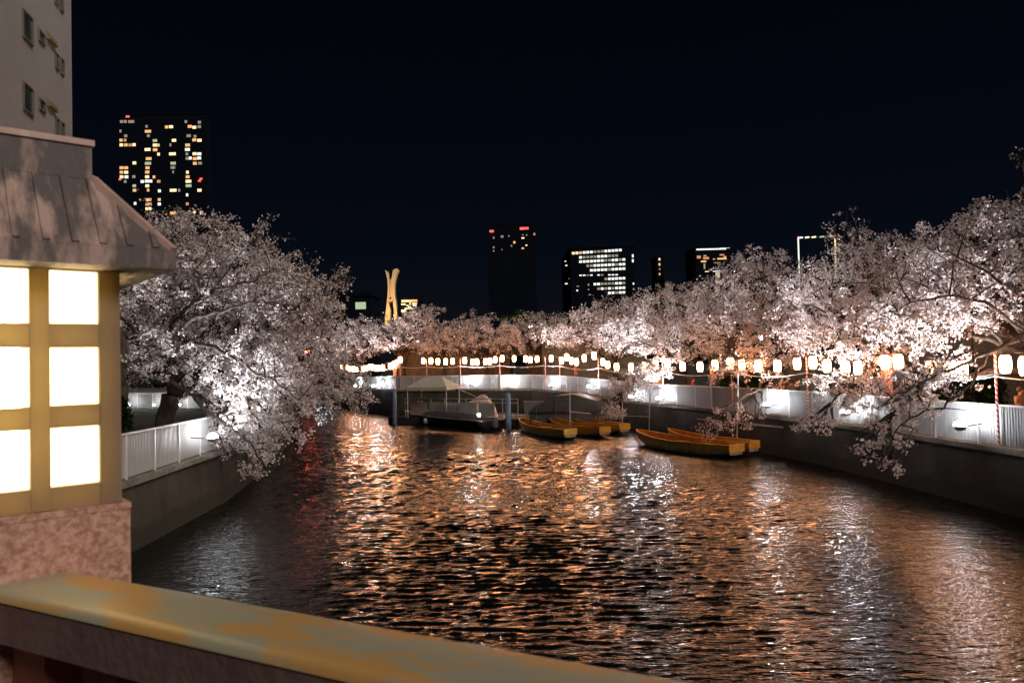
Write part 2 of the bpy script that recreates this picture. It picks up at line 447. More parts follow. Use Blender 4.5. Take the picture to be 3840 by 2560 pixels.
# water: one sheet with real waves near the bridge
def build_water():
    rng = np.random.default_rng(5)
    ys = [4.0]
    sp = lambda y: 0.036 + 0.0019 * max(y - 5, 0)
    while ys[-1] < 150:
        ys.append(ys[-1] + (sp(ys[-1]) if ys[-1] < 105 else 1.5))
    ys = np.array(ys); us = np.linspace(-1.02, 0.86, 400)
    X = us[None, :] * (ys[:, None] + 7.0); Y = np.repeat(ys[:, None], len(us), 1)
    step = 0.036 + 0.0019 * np.maximum(Y - 5, 0)
    step = np.where(Y > 105, 1.5, step)
    Z = np.zeros_like(X)
    dom = 0.9 * np.sin(0.33 * X + 0.21 * Y + 1.0) + 0.9 * np.sin(-0.21 * X + 0.37 * Y + 2.2) + 0.6 * np.sin(0.9 * X - 0.5 * Y)
    gust = 0.97 + 0.36 * np.sin(0.23 * X - 0.31 * Y + 0.7) + 0.22 * np.sin(0.55 * X + 0.42 * Y)
    bands = [(34, 0.19, 0.42, 0.032, 18), (10, 0.5, 1.6, 0.012, 26), (26, 0.09, 0.19, 0.024, 38)]
    for n, l0, l1, slope, spread in bands:
        for k in range(n):
            lam = l0 * (l1 / l0) ** rng.random()
            th = rng.normal(R(84), R(spread))
            kx, ky = math.cos(th) * 2 * math.pi / lam, math.sin(th) * 2 * math.pi / lam
            amp = slope * lam / (2 * math.pi)
            ph = kx * X + ky * Y + rng.random() * 6.28 + dom
            fade = np.clip((lam / step - 1.8) / 2.0, 0, 1)
            Z += amp * fade * gust * (np.sin(ph) - 0.25 * np.cos(2 * ph))
    nr, nc = X.shape
    v = np.stack([X, Y, Z], -1).reshape(-1, 3)
    idx = np.arange(nr * nc).reshape(nr, nc)
    f = np.stack([idx[:-1, :-1], idx[:-1, 1:], idx[1:, 1:], idx[1:, :-1]], -1).reshape(-1, 4)
    me = bpy.data.meshes.new('water')
    me.vertices.add(len(v)); me.vertices.foreach_set('co', v.ravel())
    me.loops.add(f.size); me.loops.foreach_set('vertex_index', f.ravel().astype(np.int32))
    me.polygons.add(len(f)); me.polygons.foreach_set('loop_start', np.arange(0, f.size, 4, dtype=np.int32))
    me.polygons.foreach_set('use_smooth', np.ones(len(f), dtype=bool))
    me.update(calc_edges=True)
    me.materials.append(M['water'])
    return link(bpy.data.objects.new('water', me))
tag(build_water(), kind='structure')

# quay walls
def quay(name, pts, side, label):
    root = empty(name, (pts[0].x, pts[0].y, 0), label, 'wall')
    mb = MB()
    n = len(pts)
    inn = offset_poly(pts, 0.30, -side); out = offset_poly(pts, 0.10, side); base = offset_poly(pts, 0.42, side)
    for i in range(n - 1):
        a, b = out[i], out[i + 1]; c, d = base[i], base[i + 1]
        mb.add([(c.x, c.y, -1.2), (d.x, d.y, -1.2), (b.x, b.y, b.z - 0.16), (a.x, a.y, a.z - 0.16)], [(0, 1, 2, 3) if side < 0 else (3, 2, 1, 0)])
        a2, b2 = inn[i], inn[i + 1]
        mb.add([(a.x, a.y, a.z - 0.16), (b.x, b.y, b.z - 0.16), (b2.x, b2.y, b2.z - 0.16), (a2.x, a2.y, a2.z - 0.16)], [(0, 1, 2, 3)])
    mb.build('wall_face', M['quay'], root)
    for i in range(n - 1):
        a, b = pts[i], pts[i + 1]
        d = b - a; L = d.length; k = max(1, round(L / 3.0)); d /= k
        dn = d.normalized(); sd = Vector((-dn.y, dn.x, 0)).normalized()
        for j in range(k):
            c = a + d * (j + 0.5) + sd * side * 0.03
            MB().box((c.x, c.y, c.z - 0.075), (d.length - 0.012, 0.34, 0.17), dn, sd, dn.cross(sd)).build('coping_block', M['coping'], root)
    return root
quay('quay_wall', RBv, 1, 'dark stained concrete quay wall on the right bank')
quay('quay_wall', LBv, -1, 'dark stained concrete quay wall on the left bank beyond the stone lantern')

# ------------------------------------------------------------------ white fences
def panel_mesh():
    mb = MB(); n = 18; w = 1.0 / n
    xs, ys = [], []
    for i in range(n):
        x = -0.5 + i * w
        xs += [x, x + w * 0.38, x + w * 0.5, x + w * 0.88]; ys += [0.0, 0.0, 0.022, 0.022]
    xs.append(0.5); ys.append(0.0)
    vs = [(x, y, z) for z in (0.05, FH - 0.03) for x, y in zip(xs, ys)]
    m = len(xs)
    fs = [(i, i + 1, m + i + 1, m + i) for i in range(m - 1)]
    mb.add(vs, fs)
    me = bpy.data.meshes.new('panel'); me.from_pydata(mb.v, [], mb.f); me.materials.append(M['fence']); me.update()
    return me
PANEL = panel_mesh()
def box_mesh(name, size, mat, c=(0, 0, 0)):
    mb = MB().box(c, size)
    me = bpy.data.meshes.new(name); me.from_pydata(mb.v, [], mb.f); me.materials.append(mat); me.update()
    return me
POST = box_mesh('post', (0.06, 0.05, FH), M['fence_trim'], (0, 0, FH / 2))
def fence(pts, side, label):
    root = empty('fence', pts[0], label, 'fence')
    rnd = random.Random(3)
    for i in range(len(pts) - 1):
        a, b = pts[i], pts[i + 1]
        d = b - a; L = Vector((d.x, d.y, 0)).length; k = max(1, round(L / 1.9)); st = d / k
        rz = math.atan2(d.y, d.x)
        sd = Vector((-d.y, d.x, 0)).normalized()
        for j in range(k):
            c = a + st * (j + 0.5) - root.location
            o = link(bpy.data.objects.new('panel', PANEL), root)
            o.location = c + sd * rnd.uniform(-0.008, 0.008); o.rotation_euler = (rnd.uniform(-0.008, 0.008), 0, rz + rnd.uniform(-0.006, 0.006)); o.scale = (L / k - 0.07, 1, 1)
            p = link(bpy.data.objects.new('post', POST), root)
            p.location = a + st * j - root.location + sd * side * 0.02; p.rotation_euler = (0, 0, rz)
        dn = d.normalized()
        o = MB().box((a + b) / 2 + Vector((0, 0, FH)), (d.length - 0.004, 0.09, 0.05), dn, sd, dn.cross(sd)).build('top_rail', M['fence_trim'], root)
    return root
fence(RBv[1:], 1, 'long white corrugated sheet fence along the right bank under the lantern string')
fence(LBv, -1, 'white corrugated sheet fence on the left bank behind the stone lantern')
LFv = [Vector((-36, 62, 1.86)), Vector((-26.5, 57.5, 1.86)), Vector((-17.5, 53.5, 1.86))]
fence(LFv, -1, 'short white sheet fence seen behind the trunks left of the first left bank floodlight')

# ------------------------------------------------------------------ floodlights on the fences
def make_flood(side, loc, rz, label, strength_mat):
    root = empty('floodlight', loc, label, 'floodlight', 'floodlights clamped to the fences', rz)
    MB().tube([(0, 0.54, 0.05), (0, 0.0, 0.0), (0, -0.02, -0.02)], 0.018, 6).build('arm', M['dark_steel'], root, False)
    MB().lathe([(0.04, -0.09), (0.09, -0.08), (0.128, -0.03), (0.142, 0.03), (0.15, 0.03)], 14).build('housing', M['steel'], root, False, True)
    MB().lathe([(0.104, -0.01), (0.125, 0.03), (0.12, 0.075), (0.085, 0.12), (0.04, 0.14), (0.01, 0.145)], 14).build('lens', strength_mat, root, False, True)
    ld = bpy.data.lights.new('flood_beam', 'SPOT'); ld.energy = 3100; ld.color = (0.95, 0.95, 1.0); ld.spot_size = R(126); ld.spot_blend = 1.0; ld.shadow_soft_size = 0.1
    lo = link(bpy.data.objects.new('flood_beam', ld), root)
    lo.location = (0, 0, 0.18); lo.rotation_euler = Vector((0, -0.14, 0.98)).to_track_quat('-Z', 'Y').to_euler()
    return root
DIM = {}
def dim_lens(me):
    if 'm' not in DIM:
        DIM['m'] = me.copy(); DIM['m'].materials[0] = emit_mat('small_floodlight_lens', (0.9, 0.94, 1.0), 130.0)
    return DIM['m']
rb_f = offset_poly(RBv, 0.72, 1); lb_f = offset_poly(LBv, 0.72, -1); lf_f = offset_poly(LFv, 0.72, -1)
FLR = [(3600, 1600), (3170, 1550), (2876, 1522), (2470, 1498), (2365, 1492), (2210, 1452), (2068, 1447), (1909, 1446), (1765, 1440), (1435, 1446), (1402, 1450), (1331, 1452), (1234, 1446), (1196, 1438)]
FLL = [(798, 1645), (894, 1612), (909, 1590), (672, 1528), (578, 1520), (482, 1510)]
flood0 = None
for k, (x, y) in enumerate(FLR):
    q, bz, dd = on_line(x, y, rb_f)
    q.z = max(q.z, bz + 0.22)
    rz = math.atan2(dd.y, dd.x)            # local +Y points left of travel (river); arm must point to the fence
    lab = f'bright white floodlight clamped to the right bank fence, {ordinal(k)} from the right'
    if flood0 is None: flood0 = make_flood(1, q, rz + math.pi, lab, M['flood']); flood0.scale = (1.3, 1.3, 1.3)
    else: copy_thing(flood0, q, rz + math.pi, lab)
LBEAM = None
for k, (x, y) in enumerate(FLL):
    q, bz, dd = on_line(x, y, lb_f if k < 3 else lf_f)
    if k > 2: q.z = bz + 0.3
    q.z = max(q.z, bz + 0.22)
    rz = math.atan2(dd.y, dd.x)
    fo = copy_thing(flood0, q, rz, f'white floodlight on the left bank fence behind the stone lantern, {ordinal(k)} along it')
    else_beam = [ch for ch in fo.children if ch.type == 'LIGHT'][0]
    if LBEAM is None:
        LBEAM = else_beam.data.copy(); LBEAM.energy = 2000
    else_beam.data = LBEAM
    else_beam.rotation_euler = Vector((0, -0.22, 0.95)).to_track_quat('-Z', 'Y').to_euler()
    for ch in fo.children:
        if ch.name.startswith('lens'): ch.data = dim_lens(ch.data)
    if k > 2:                                  # small weak lamps back on the path
        fo.scale = (0.8, 0.8, 0.8)
        for ch in list(fo.children):
            if ch.type == 'LIGHT': bpy.data.objects.remove(ch)
        fo['label'] = f'small white lamp on the short fence behind the trunks at left, {ordinal(k - 3)} from the right'
        pass

# ------------------------------------------------------------------ striped poles, cables, paper lanterns
rb_p = offset_poly(RBv, 0.10, 1)
pole0 = None; poles = []
POLEX = [4010, 3737, 3344, 3028, 2745, 2488, 2247, 2102, 2048, 1877, 1729, 1602, 1502, 1298]
for k, x in enumerate(POLEX):
    q, bz, dd = on_line(x, 1480, rb_p)
    lab = f'red and white striped lantern pole on the right bank, {ordinal(k - 1)} from the right' if k else 'red and white striped lantern pole just beyond the right edge'
    if pole0 is None:
        pole0 = empty('lantern_pole', (q.x, q.y, bz - 0.1), lab, 'pole', 'striped poles along the right bank')
        MB().tube([(0, 0, 0), (0, 0, 1.4), (0, 0, 2.86)], 0.031, 8).build('shaft', M['stripe'], pole0, False)
        MB().lathe([(0.045, 2.86), (0.05, 2.89), (0.03, 2.93)], 8).build('pole_cap', M['lantern_cap'], pole0, False)
    else:
        copy_thing(pole0, (q.x, q.y, bz - 0.1), 0, lab)
    poles.append((x, Vector((q.x, q.y, bz)), 2.72))
LANT = [(3845, 1374), (3770, 1365), (3608, 1387), (3561, 1376), (3492, 1384), (3369, 1358), (3318, 1358), (3217, 1379), (3170, 1381), (3101, 1372), (3048, 1360),
        (2989, 1363), (2915, 1373), (2843, 1374), (2782, 1367), (2739, 1363), (2681, 1371), (2625, 1376), (2560, 1374), (2503, 1363), (2459, 1367), (2417, 1373), (2366, 1378),
        (2312, 1376), (2279, 1367), (2261, 1357), (2228, 1334), (2191, 1343), (2162, 1357), (2143, 1353), (2126, 1340), (2106, 1352), (2067, 1344), (2014, 1346),
        (1989, 1349), (1971, 1346), (1928, 1344), (1883, 1344), (1857, 1348), (1837, 1355), (1820, 1356), (1789, 1357), (1772, 1357), (1743, 1352), (1697, 1354),
        (1671, 1357), (1642, 1356), (1616, 1354), (1587, 1352), (1501, 1350), (1487, 1360), (1476, 1367), (1463, 1373), (1436, 1380), (1421, 1381), (1410, 1381),
        (1395, 1376), (1386, 1377), (1374, 1381), (1361, 1383), (1336, 1385), (1325, 1384), (1312, 1383), (1304, 1378), (1281, 1376)]
rb_l = offset_poly(RBv, 0.02, 1)
lan0 = None; tops = []
LH = 0.56
for k, (x, y) in enumerate(LANT):
    q, bz, dd = on_line(x, y, rb_l)
    loc = Vector((q.x, q.y, q.z - LH / 2))
    lab = f'glowing white paper lantern on the right bank string, {ordinal(k)} from the right'
    if lan0 is None:
        lan0 = empty('paper_lantern', loc, lab, 'lantern', 'paper lanterns on the right bank string')
        prof = [(0.105, 0.02), (0.135, 0.05), (0.158, 0.14), (0.168, 0.26), (0.168, 0.36), (0.158, 0.46), (0.135, 0.535), (0.105, 0.56)]
        MB().lathe(prof, 12).build('paper_body', M['paper'], lan0, False, True)
        MB().lathe([(0.108, 0.56), (0.112, 0.585), (0.06, 0.60)], 10).build('top_cap', M['lantern_cap'], lan0, False)
        MB().lathe([(0.085, 0.0), (0.108, 0.003), (0.108, 0.02)], 10).build('bottom_ring', M['lantern_cap'], lan0, False)
        MB().tube([(0, 0, 0.60), (0, 0, 0.68)], 0.008, 5).build('hook', M['dark_steel'], lan0, False)
    else:
        copy_thing(lan0, loc, random.Random(k).uniform(0, 6), lab, (random.Random(k + 7).uniform(0.93, 1.05),) * 3)
    tops.append((x, loc + Vector((0, 0, 0.68))))
up, low = MB(), MB()
stops = sorted([(x, p + Vector((0, 0, h))) for x, p, h in poles] + tops, key=lambda t: -t[0])
for (xa, a), (xb, b) in zip(stops, stops[1:]):
    m = (a + b) / 2 - Vector((0, 0, 0.03 + 0.01 * (a - b).length))
    up.tube([a, m, b], 0.007 + 0.0001 * a.y, 5, False)
for (xa, a, _), (xb, b, _) in zip(poles, poles[1:]):
    pts = []
    for i in range(9):
        t = i / 8
        pts.append(a.lerp(b, t) + Vector((0, 0, 2.08 - 0.28 * 4 * t * (1 - t) * min(1, (a - b).length / 8))))
    low.tube(pts, 0.012 + 0.00015 * a.y, 5, False)
tag(up.build('lantern_cable', M['dark_steel']), 'thin cable the paper lanterns hang from, running between pole tops', 'cable')
tag(low.build('support_rope', M['cable']), 'white rope sagging from pole to pole just below the lanterns', 'rope')

# ------------------------------------------------------------------ trees
def quads_mesh(name, c, size, rng, mat, fold=0.35):
    n = len(c)
    u = rng.normal(size=(n, 3)); u /= np.linalg.norm(u, axis=1)[:, None]
    w = rng.normal(size=(n, 3)); w -= u * (u * w).sum(1)[:, None]; w /= np.linalg.norm(w, axis=1)[:, None]
    nn = np.cross(u, w)
    s = size[:, None]
    a = c - u * s * 0.5 + nn * s * fold * rng.random((n, 1))
    b = c - w * s * 0.55
    d = c + u * s * (0.35 + 0.35 * rng.random((n, 1))) + nn * s * fold * rng.random((n, 1))
    e_ = c + w * s * 0.55
    v = np.stack([a, b, d, e_], 1).reshape(-1, 3).astype(np.float32)
    i0 = np.arange(n, dtype=np.int32) * 4
    f = np.stack([i0, i0 + 1, i0 + 3, i0 + 1, i0 + 2, i0 + 3], 1).reshape(-1)
    me = bpy.data.meshes.new(name)
    me.vertices.add(4 * n); me.vertices.foreach_set('co', v.ravel())
    me.loops.add(6 * n); me.loops.foreach_set('vertex_index', f)
    me.polygons.add(2 * n); me.polygons.foreach_set('loop_start', np.arange(0, 6 * n, 3, dtype=np.int32))
    me.update(calc_edges=True)
    me.materials.append(mat)
    return me

def curve_pts(a, b, n, sag, rnd, wob):
    out = []
    m = (a + b) / 2 + Vector((rnd.gauss(0, wob), rnd.gauss(0, wob), rnd.gauss(0, wob) * 0.6 + sag))
    for i in range(n + 1):
        t = i / n
        p = a * (1 - t) ** 2 + m * 2 * t * (1 - t) + b * t * t
        if 0 < i < n:
            p = p + Vector((rnd.gauss(0, wob * 0.16), rnd.gauss(0, wob * 0.16), rnd.gauss(0, wob * 0.13)))
        out.append(p)
    return out

def make_tree(base, lobes, label, seed, petal=0.075, cover=1.7, trunk_r=0.26, fork=1.7, mat='blossom', name='cherry_tree', group='cherry trees in blossom', holes=(), extra=(), cat='tree'):
    """lobes: (px, py, distance, half width px, half height px, half depth m, density)"""
    rnd = random.Random(seed); rng = np.random.default_rng(seed)
    base = Vector(base)
    root = empty(name, base, label, cat, group)
    L = []
    for lo in lobes:
        (x, y, d, rx, ry, rd, den) = lo[:7]
        L.append((P(x, y, d), rx * d / F, rd, ry * d / F, den, lo[7] if len(lo) > 7 else None))
    cen = sum((l[0] for l in L), Vector()) / len(L)
    wood, twigs = MB(), MB()
    fk = base + Vector(((cen.x - base.x) * 0.12, (cen.y - base.y) * 0.12, fork))
    tp = curve_pts(base - Vector((0, 0, 0.15)), fk, 5, 0, rnd, 0.12)
    wood.tube(tp, [trunk_r * 1.45, trunk_r * 1.1, trunk_r, trunk_r * 0.95, trunk_r * 0.95, trunk_r], 10)
    nodes = []; attr = []; limbs = []
    for (c, rx, ry, rz, den, par) in L:
        start = fk if par is None else limbs[par][-1]
        h = (c - start)
        n = 9
        inner = c - h.normalized() * min(0.25 * h.length, rx * 0.4)
        lp = curve_pts(start, inner, n, 0.10 * h.length if c.z > fk.z - 0.4 else 0.22 * h.length, rnd, 0.07 * h.length)
        r0 = trunk_r * (rnd.uniform(0.40, 0.58) if par is None else 0.16)
        limbs.append(lp)
        wood.tube(lp, [max(0.022, r0 * (1 - 0.85 * i / n)) for i in range(n + 1)], 7)
        nodes += lp[3:]
        nb = max(4, int(2.2 * (rx + rz + ry)))
        for _ in range(nb):
            v = Vector((rnd.gauss(0, 1), rnd.gauss(0, 1), rnd.gauss(0, 1))).normalized() * rnd.uniform(0.55, 0.98)
            t = c + Vector((v.x * rx, v.y * ry, v.z * rz))
            st = lp[rnd.randint(4, n)]
            bp = curve_pts(st, t, 6, 0.08 * (t - st).length, rnd, 0.10 * (t - st).length)
            wood.tube(bp, [max(0.011, 0.068 * (1 - 0.88 * i / 6)) for i in range(7)], 5, False)
            nodes += bp[1:]
        area = math.pi * rx * rz
        nbl = int(cover * den * area / (0.33 * petal * petal))
        na = max(12, int(nbl / 26))
        attr.append((c, rx, ry, rz, na, nbl))
    for (r0, pts) in extra:                       # big dark limbs seen against the blossom
        lp = [P(*q) for q in pts]
        fine = []
        for a, b in zip(lp, lp[1:]):
            for i in range(4):
                fine.append(a.lerp(b, i / 4) + Vector((rnd.gauss(0, .04), rnd.gauss(0, .04), rnd.gauss(0, .04))))
        fine.append(lp[-1])
        m_ = len(fine)
        wood.tube(fine, [max(0.012, r0 * (1 - 0.85 * i / m_)) for i in range(m_)], 7)
        for q in fine[4::2]:
            t = q + Vector((rnd.gauss(0.3, .5), rnd.gauss(0, .4), rnd.gauss(0.3, .5)))
            bp = curve_pts(q, t, 4, 0.05, rnd, 0.06)
            wood.tube(bp, [0.028, 0.022, 0.016, 0.011, 0.007], 5, False); nodes += bp[1:]
        nodes += fine[3:]
    NA = np.array([tuple(p) for p in nodes])
    cs = []
    for (c, rx, ry, rz, na, nbl) in attr:
        v = rng.normal(size=(na, 3)); v /= np.linalg.norm(v, axis=1)[:, None]
        rad = rng.random(na) ** 0.42 * (1.0 + 0.13 * rng.normal(size=na))
        t = np.array(c) + v * rad[:, None] * np.array([rx, ry, rz])
        per = nbl // na
        d2 = ((t[:, None, :] - NA[None, :, :]) ** 2).sum(2)
        near = NA[np.argmin(d2, 1)]
        for i in range(na):
            a = Vector(near[i]); b = Vector(t[i])
            mid = (a + b) / 2 + Vector((rnd.gauss(0, 0.1), rnd.gauss(0, 0.1), 0.12 * (b - a).length))
            tip = b + (b - mid) * 0.18 + Vector((0, 0, -0.05))
            twigs.tube([a, mid, b, tip], [0.018, 0.013, 0.009, 0.004], 3, False)
        # blossom sprays along each twig, gathered into clusters
        k = rng.integers(2, 6, size=na)
        m = per * na
        ti = np.repeat(np.arange(na), per)
        cl = rng.integers(0, 5, size=m) % k[ti]
        tt = ((cl + 0.8) / (k[ti] + 0.1))
        tt = np.clip(tt * 0.75 + 0.32 + rng.normal(size=m) * 0.035, 0.1, 1.18)
        mid = (near + t) / 2; mid[:, 2] += 0.12 * np.linalg.norm(t - near, axis=1)
        A, Bm, Bt = near[ti], mid[ti], t[ti]
        tq = tt[:, None]
        p = A * (1 - tq) ** 2 + Bm * 2 * tq * (1 - tq) + Bt * tq ** 2
        seg = np.linalg.norm(t - near, axis=1)[ti]
        sg = np.minimum(0.065 + 0.04 * seg, 0.14) * (petal / 0.075) ** 0.7
        p = p + rng.normal(size=(m, 3)) * sg[:, None] * np.array([1, 1, 0.85])
        cs.append(p)
    c = np.concatenate(cs)
    for hx, hy, hr in holes:
        r = np.array(ray(hx, hy)); r /= np.linalg.norm(r)
        q = c - np.array(EYE); t = q @ r
        c = c[np.linalg.norm(q - t[:, None] * r, axis=1) > t * hr / F]
    c = c - np.array(base)
    size = petal * (0.55 + 0.8 * rng.random(len(c)))
    me = quads_mesh('crown', c, size, rng, M[mat])
    tag(link(bpy.data.objects.new('crown', me), root), kind='stuff')
    wood.build('trunk', M['bark'], root, True, True)
    tag(twigs.build('branches', M['bark'], root, True, True), kind='stuff')
    return root

# left bank
make_tree((-13.0, 27.5, 1.84), [
    (880, 1120, 29, 290, 290, 3.4, 1.0), (690, 950, 30, 260, 170, 3.4, 0.8), (480, 1180, 28.5, 240, 270, 3.2, 0.8), (1080, 1180, 29.5, 200, 200, 2.6, 0.9),
    (1190, 1130, 30, 110, 130, 1.8, 0.5), (960, 1420, 27.5, 230, 190, 2.2, 1.15), (1090, 1430, 28.5, 140, 180, 1.8, 0.8), (660, 1330, 27.5, 190, 110, 2.4, 0.9), (920, 1610, 26.6, 150, 120, 1.3, 0.9),
    (1000, 1640, 26.8, 110, 100, 1.2, 0.5, 5), (1290, 1030, 30, 50, 60, 0.8, 0.14), (940, 1760, 26.2, 100, 60, 0.9, 0.26, 8), (1120, 1590, 28, 70, 110, 1.0, 0.22, 6)],
    'big floodlit cherry tree beside the stone lantern, leaning over the left of the canal', 11, petal=0.078, cover=1.45, trunk_r=0.34, fork=2.0, holes=[(1155, 1320, 16), (1128, 1343, 14)],
    extra=[(0.10, [(585, 1440, 27.5), (650, 1280, 26.6), (727, 1190, 25.9), (834, 1164, 25.6), (966, 1126, 25.6), (1038, 1139, 25.8), (1130, 1190, 26.4)]),
           (0.12, [(585, 1400, 27.5), (640, 1220, 26.8), (696, 1159, 26.2), (757, 1103, 26.0), (839, 1078, 26.0), (936, 1062, 26.3), (1010, 1020, 26.8)]),
           (0.10, [(590, 1420, 27.3), (690, 1290, 26.6), (788, 1292, 25.7), (890, 1353, 25.2), (961, 1399, 25.0), (1033, 1424, 25.2), (1120, 1500, 25.6)]),
           (0.11, [(585, 1440, 27.3), (640, 1430, 26.8), (725, 1479, 26.2), (783, 1545, 25.8), (875, 1606, 25.3), (960, 1690, 25.2), (1010, 1780, 25.4)]),
           (0.07, [(757, 1103, 26.0), (745, 1040, 26.1), (720, 980, 26.4)])])
make_tree((-12.4, 23.3, 1.84), [(360, 1050, 25, 230, 220, 2.4, 0.8), (520, 1330, 25, 110, 90, 1.6, 0.5), (330, 900, 26, 130, 120, 1.8, 0.8), (520, 860, 33, 110, 80, 2.0, 0.4)],
    'dim cherry tree half hidden behind the stone lantern', 12, petal=0.08, cover=1.3, trunk_r=0.38, fork=2.4)
make_tree((-15.8, 39.5, 1.8), [(1130, 1330, 40, 180, 120, 3.0, 0.9), (1230, 1420, 41, 150, 110, 2.4, 0.8), (1330, 1490, 42, 110, 60, 1.6, 0.55), (1040, 1250, 41, 160, 110, 3, 0.8), (1170, 1510, 40, 140, 60, 1.6, 0.7)],
    'cherry tree farther along the left bank, its low boughs reaching over the water', 13, petal=0.09, cover=1.25, trunk_r=0.3, holes=[(1155, 1320, 16), (1128, 1343, 14)])
# right bank
make_tree((17.6, 23.5, 1.85), [(3760, 1000, 23.5, 260, 230, 2.8, 0.95), (3560, 1060, 24.5, 230, 210, 2.8, 0.95), (3420, 1200, 24, 190, 110, 2.2, 0.9), (3700, 1190, 24.5, 200, 90, 2.0, 0.7), (3830, 860, 24, 150, 130, 2.0, 0.6),
    (3470, 1425, 21.6, 190, 90, 0.9, 0.8), (3380, 1520, 21.0, 150, 80, 0.8, 0.7, 5), (3310, 1640, 20.7, 105, 95, 0.7, 0.5, 6), (3340, 1745, 20.4, 60, 60, 0.5, 0.42, 7), (3640, 850, 24.5, 170, 90, 1.6, 0.55), (3560, 1330, 22.6, 120, 50, 0.9, 0.5, 5), (3830, 760, 24, 120, 90, 1.6, 0.5), (3830, 600, 24, 40, 50, 0.8, 0.08)],
    'big cherry tree at the right edge with a bough drooping to the water', 21, petal=0.074, cover=1.3, trunk_r=0.34, fork=2.1,
    extra=[(0.085, [(3960, 1180, 22.8), (3840, 1249, 22.2), (3720, 1318, 21.7), (3639, 1352, 21.4), (3532, 1400, 21.2), (3400, 1470, 20.9), (3290, 1530, 20.8)]),
           (0.045, [(3700, 1330, 21.9), (3640, 1440, 21.2), (3559, 1512, 20.8), (3470, 1545, 20.5), (3371, 1600, 20.3), (3330, 1690, 20.2), (3340, 1760, 20.2)]),
           (0.055, [(3840, 1230, 23.0), (3700, 1140, 22.0), (3560, 1110, 21.6), (3420, 1140, 21.8), (3300, 1180, 22.2)]),
           (0.05, [(3840, 1100, 22.5), (3700, 1020, 21.7), (3580, 960, 21.6), (3480, 930, 22.0)])])
make_tree((16.6, 32.5, 1.85), [(3330, 1010, 33, 250, 150, 3.4, 1.0), (3130, 1120, 33, 230, 130, 3.2, 0.9), (3350, 1190, 32, 220, 110, 2.8, 0.9), (3080, 1260, 31.5, 180, 80, 2.2, 0.9), (3250, 900, 33.5, 160, 60, 1.8, 0.3),
    (3230, 1420, 27.5, 110, 70, 1.0, 0.6), (3170, 1480, 26.3, 100, 80, 0.8, 0.7, 5), (3060, 1590, 25.8, 85, 60, 0.8, 0.5, 6), (3160, 830, 33, 90, 90, 1.0, 0.05), (3160, 1320, 29.5, 190, 60, 1.2, 0.36), (3330, 1320, 29, 140, 70, 1.2, 0.36), (3080, 1440, 28.8, 70, 70, 0.7, 0.5)],
    'cherry tree on the right bank whose boughs dip in front of the second floodlight', 22, petal=0.082, cover=1.25, trunk_r=0.32,
    extra=[(0.10, [(3560, 1290, 31), (3480, 1235, 29.6), (3400, 1215, 29.2), (3300, 1225, 29.0), (3200, 1270, 29.0), (3100, 1290, 29.2)]), (0.09, [(3500, 1250, 30.5), (3400, 1120, 29.4), (3260, 1060, 29.2), (3120, 1060, 29.6)])])
make_tree((15.4, 42.0, 1.85), [(2830, 1110, 42, 250, 140, 3.8, 0.95), (2960, 1210, 41, 170, 110, 3.0, 0.85), (2690, 1220, 41.5, 200, 100, 3.0, 0.9), (2850, 990, 42.5, 150, 60, 2.4, 0.45), (2900, 1300, 39.5, 150, 60, 2, 0.8),
    (2760, 1570, 35.4, 120, 50, 0.9, 0.35), (2650, 1610, 35.6, 80, 40, 0.7, 0.3, 5), (2840, 1360, 38, 160, 60, 1.2, 0.5), (2720, 1400, 38.6, 110, 50, 1.0, 0.3), (2900, 1430, 36.5, 80, 40, 0.8, 0.3, 7)],
    'cherry tree on the right bank behind the yellow boats, below the lit portal frame', 23, petal=0.09, cover=1.2, trunk_r=0.3,
    extra=[(0.08, [(3040, 1400, 40), (2980, 1430, 38), (2880, 1450, 36.4), (2760, 1500, 35.6), (2680, 1545, 35.4)]), (0.09, [(2980, 1350, 40.5), (2900, 1240, 38.4), (2780, 1180, 38), (2650, 1180, 38.2)])])
make_tree((12.4, 52.5, 1.9), [(2520, 1190, 52, 250, 110, 3.8, 0.95), (2400, 1260, 51, 200, 80, 3.0, 0.9), (2600, 1270, 50, 160, 60, 2.6, 0.9), (2560, 1090, 53, 160, 50, 2.6, 0.5),
    (2420, 1400, 45.2, 110, 45, 1.2, 0.9), (2350, 1460, 44.6, 80, 60, 1.0, 0.9, 4), (2290, 1545, 43.8, 80, 40, 0.9, 0.7, 5), (2560, 1330, 47.5, 170, 40, 1.4, 0.6)],
    'cherry tree with a dazzling low spray in front of the fence beside the covered gangway', 24, petal=0.105, cover=1.2, trunk_r=0.28)
make_tree((9.2, 66.0, 2.3), [(2290, 1200, 66, 190, 80, 4, 0.95), (2170, 1260, 65, 180, 60, 3.4, 0.95), (2330, 1290, 63, 150, 40, 2.6, 0.8)],
    'cherry tree behind the bend of the fence, below the lit office block', 25, petal=0.125, cover=1.15, trunk_r=0.26)
